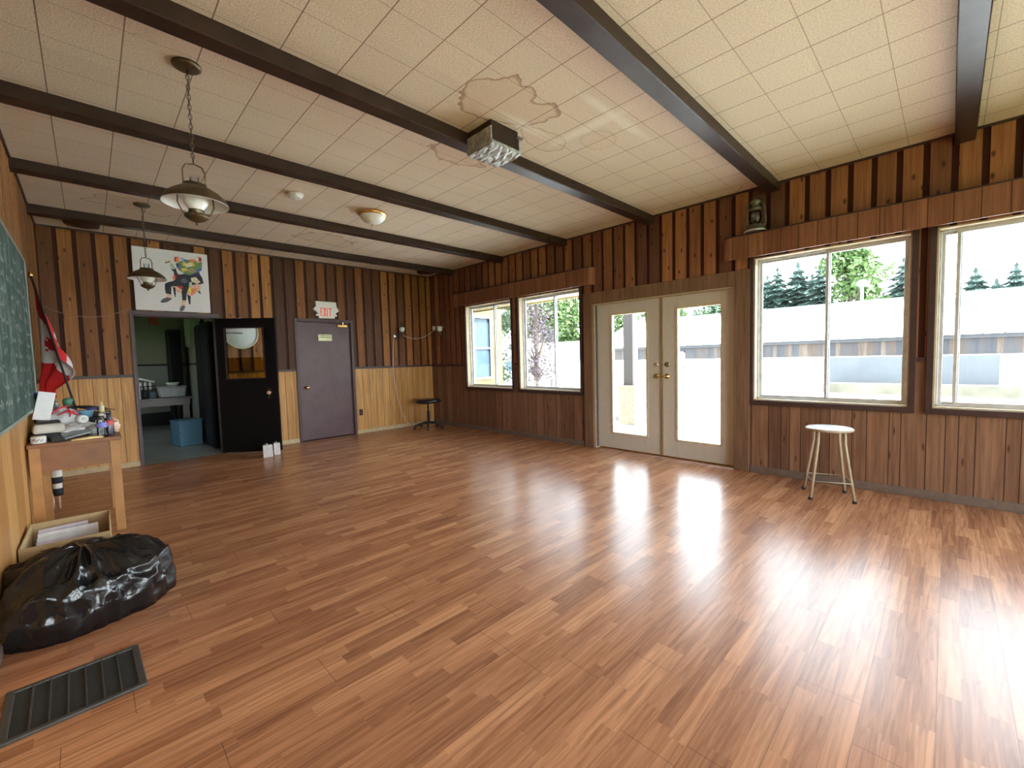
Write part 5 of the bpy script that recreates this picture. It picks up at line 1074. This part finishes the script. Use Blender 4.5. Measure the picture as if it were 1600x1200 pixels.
protos = [conifer(h_, rr_, i, 'dark conifer') for i, (h_, rr_) in enumerate(cons)]
spots = [(0, 42, 10.25, 1.0, 'pointed dark conifer, tall one left of center in the near window'), (1, 42, 8.8, 1.33, 'dark conifer rising left of the window mullion, beside the light green tree'), (2, 43, 8.0, 1.03, 'shorter dark conifer between two taller ones in the left pane of near window'),
         (0, 41, 7.1, 0.97, 'dark conifer touching the left edge of the big light green tree'), (1, 44, 9.5, 1.1, 'low dark conifer filling behind the left pane of near window'), (2, 42, 11.0, 1.06, 'dark conifer at the left edge of the near window'),
         (0, 42, 2.4, 0.93, 'dark conifer at the right edge of the near window'), (1, 42, -1.1, 1.02, 'broad dark conifer, leftmost in the rightmost window'), (2, 43, -2.9, 0.90, 'pointed dark conifer toward the right side of rightmost window'),
         (1, 41, -1.98, 0.88, 'smallest dark conifer in the gap of the rightmost window'), (0, 40, -4.3, 0.80, 'dark conifer cut by the right border of the photo'), (2, 42, 12.0, 1.02, 'dark conifer hidden mostly behind the window frame left of near window'),
         (1, 46, 18.8, 0.95, 'dark conifer above the shed seen through right french door'), (0, 44, 16.5, 0.78, 'dark conifer right of the one above the shed, in the right french door'), (2, 44, 25.0, 0.9, 'dark conifer behind the green trees in left french door'),
         (0, 47, 10.2, 0.98, 'dark conifer farthest back, behind the tall ones left of the near window mullion'), (1, 47, 12.6, 1.2, 'dark conifer farthest back at the left edge of the near window'), (2, 48, 0.2, 0.72, 'distant dark conifer between the two large ones of the rightmost window')]
seen = set()
for k_, x_, y_, s_, lb in spots:
    if k_ in seen: t = dup(protos[k_], (x_, y_, -0.32), random.uniform(0, 6), lb)
    else: seen.add(k_); t = protos[k_]; t.location = (x_, y_, -0.32); t['label'] = lb
    t.scale = (s_, s_, s_)
broadleaf(8.3, 2.7, 5, 'big light green leafy tree behind the shed in the near window', M_leaf, (36, 4.6, -0.32), 5200, 0.19, 0.5, 0.25)
broadleaf(6.4, 2.3, 6, 'light green tree behind the shed, left half of the left french door', M_leaf, (32, 20.6, -0.32), 3000, 0.17)
broadleaf(6.6, 2.3, 16, 'light green tree behind the shed, right half of the left french door', M_leaf, (33, 17.4, -0.32), 3000, 0.17)
broadleaf(6.0, 2.3, 8, 'light green tree behind the shed at the right french door top left', M_leaf, (32, 14.3, -0.32), 3200, 0.17)
broadleaf(5.5, 2.0, 17, 'light green tree behind the shed at the right french door top right', M_bush, (33, 11.9, -0.32), 2800, 0.17)
broadleaf(4.6, 1.35, 9, 'purple-leaved tree outside the second window', M_purp, (13.3, 11.7, -0.32), 2600, 0.07, 0.16, 0.2)
broadleaf(10.5, 4.6, 10, 'tall pale green tree behind the outbuilding, right pane of second window', M_leaf, (31, 23.2, -0.32), 8000, 0.2, 0.4, 0.15)
broadleaf(9.5, 3.8, 12, 'pale green tree behind the purple-leaved tree', M_leaf, (26, 22.6, -0.32), 6500, 0.17, 0.4, 0.15)
broadleaf(4.6, 1.3, 13, 'bushy green tree in right pane of the leftmost window', M_bush, (14.6, 15.6, -0.32), 3000, 0.08, 0.2, 0.05)
broadleaf(8.2, 3.2, 14, 'tall light green tree behind the bushy one in the leftmost window', M_leaf, (20, 24.5, -0.32), 5600, 0.14, 0.3, 0.1)
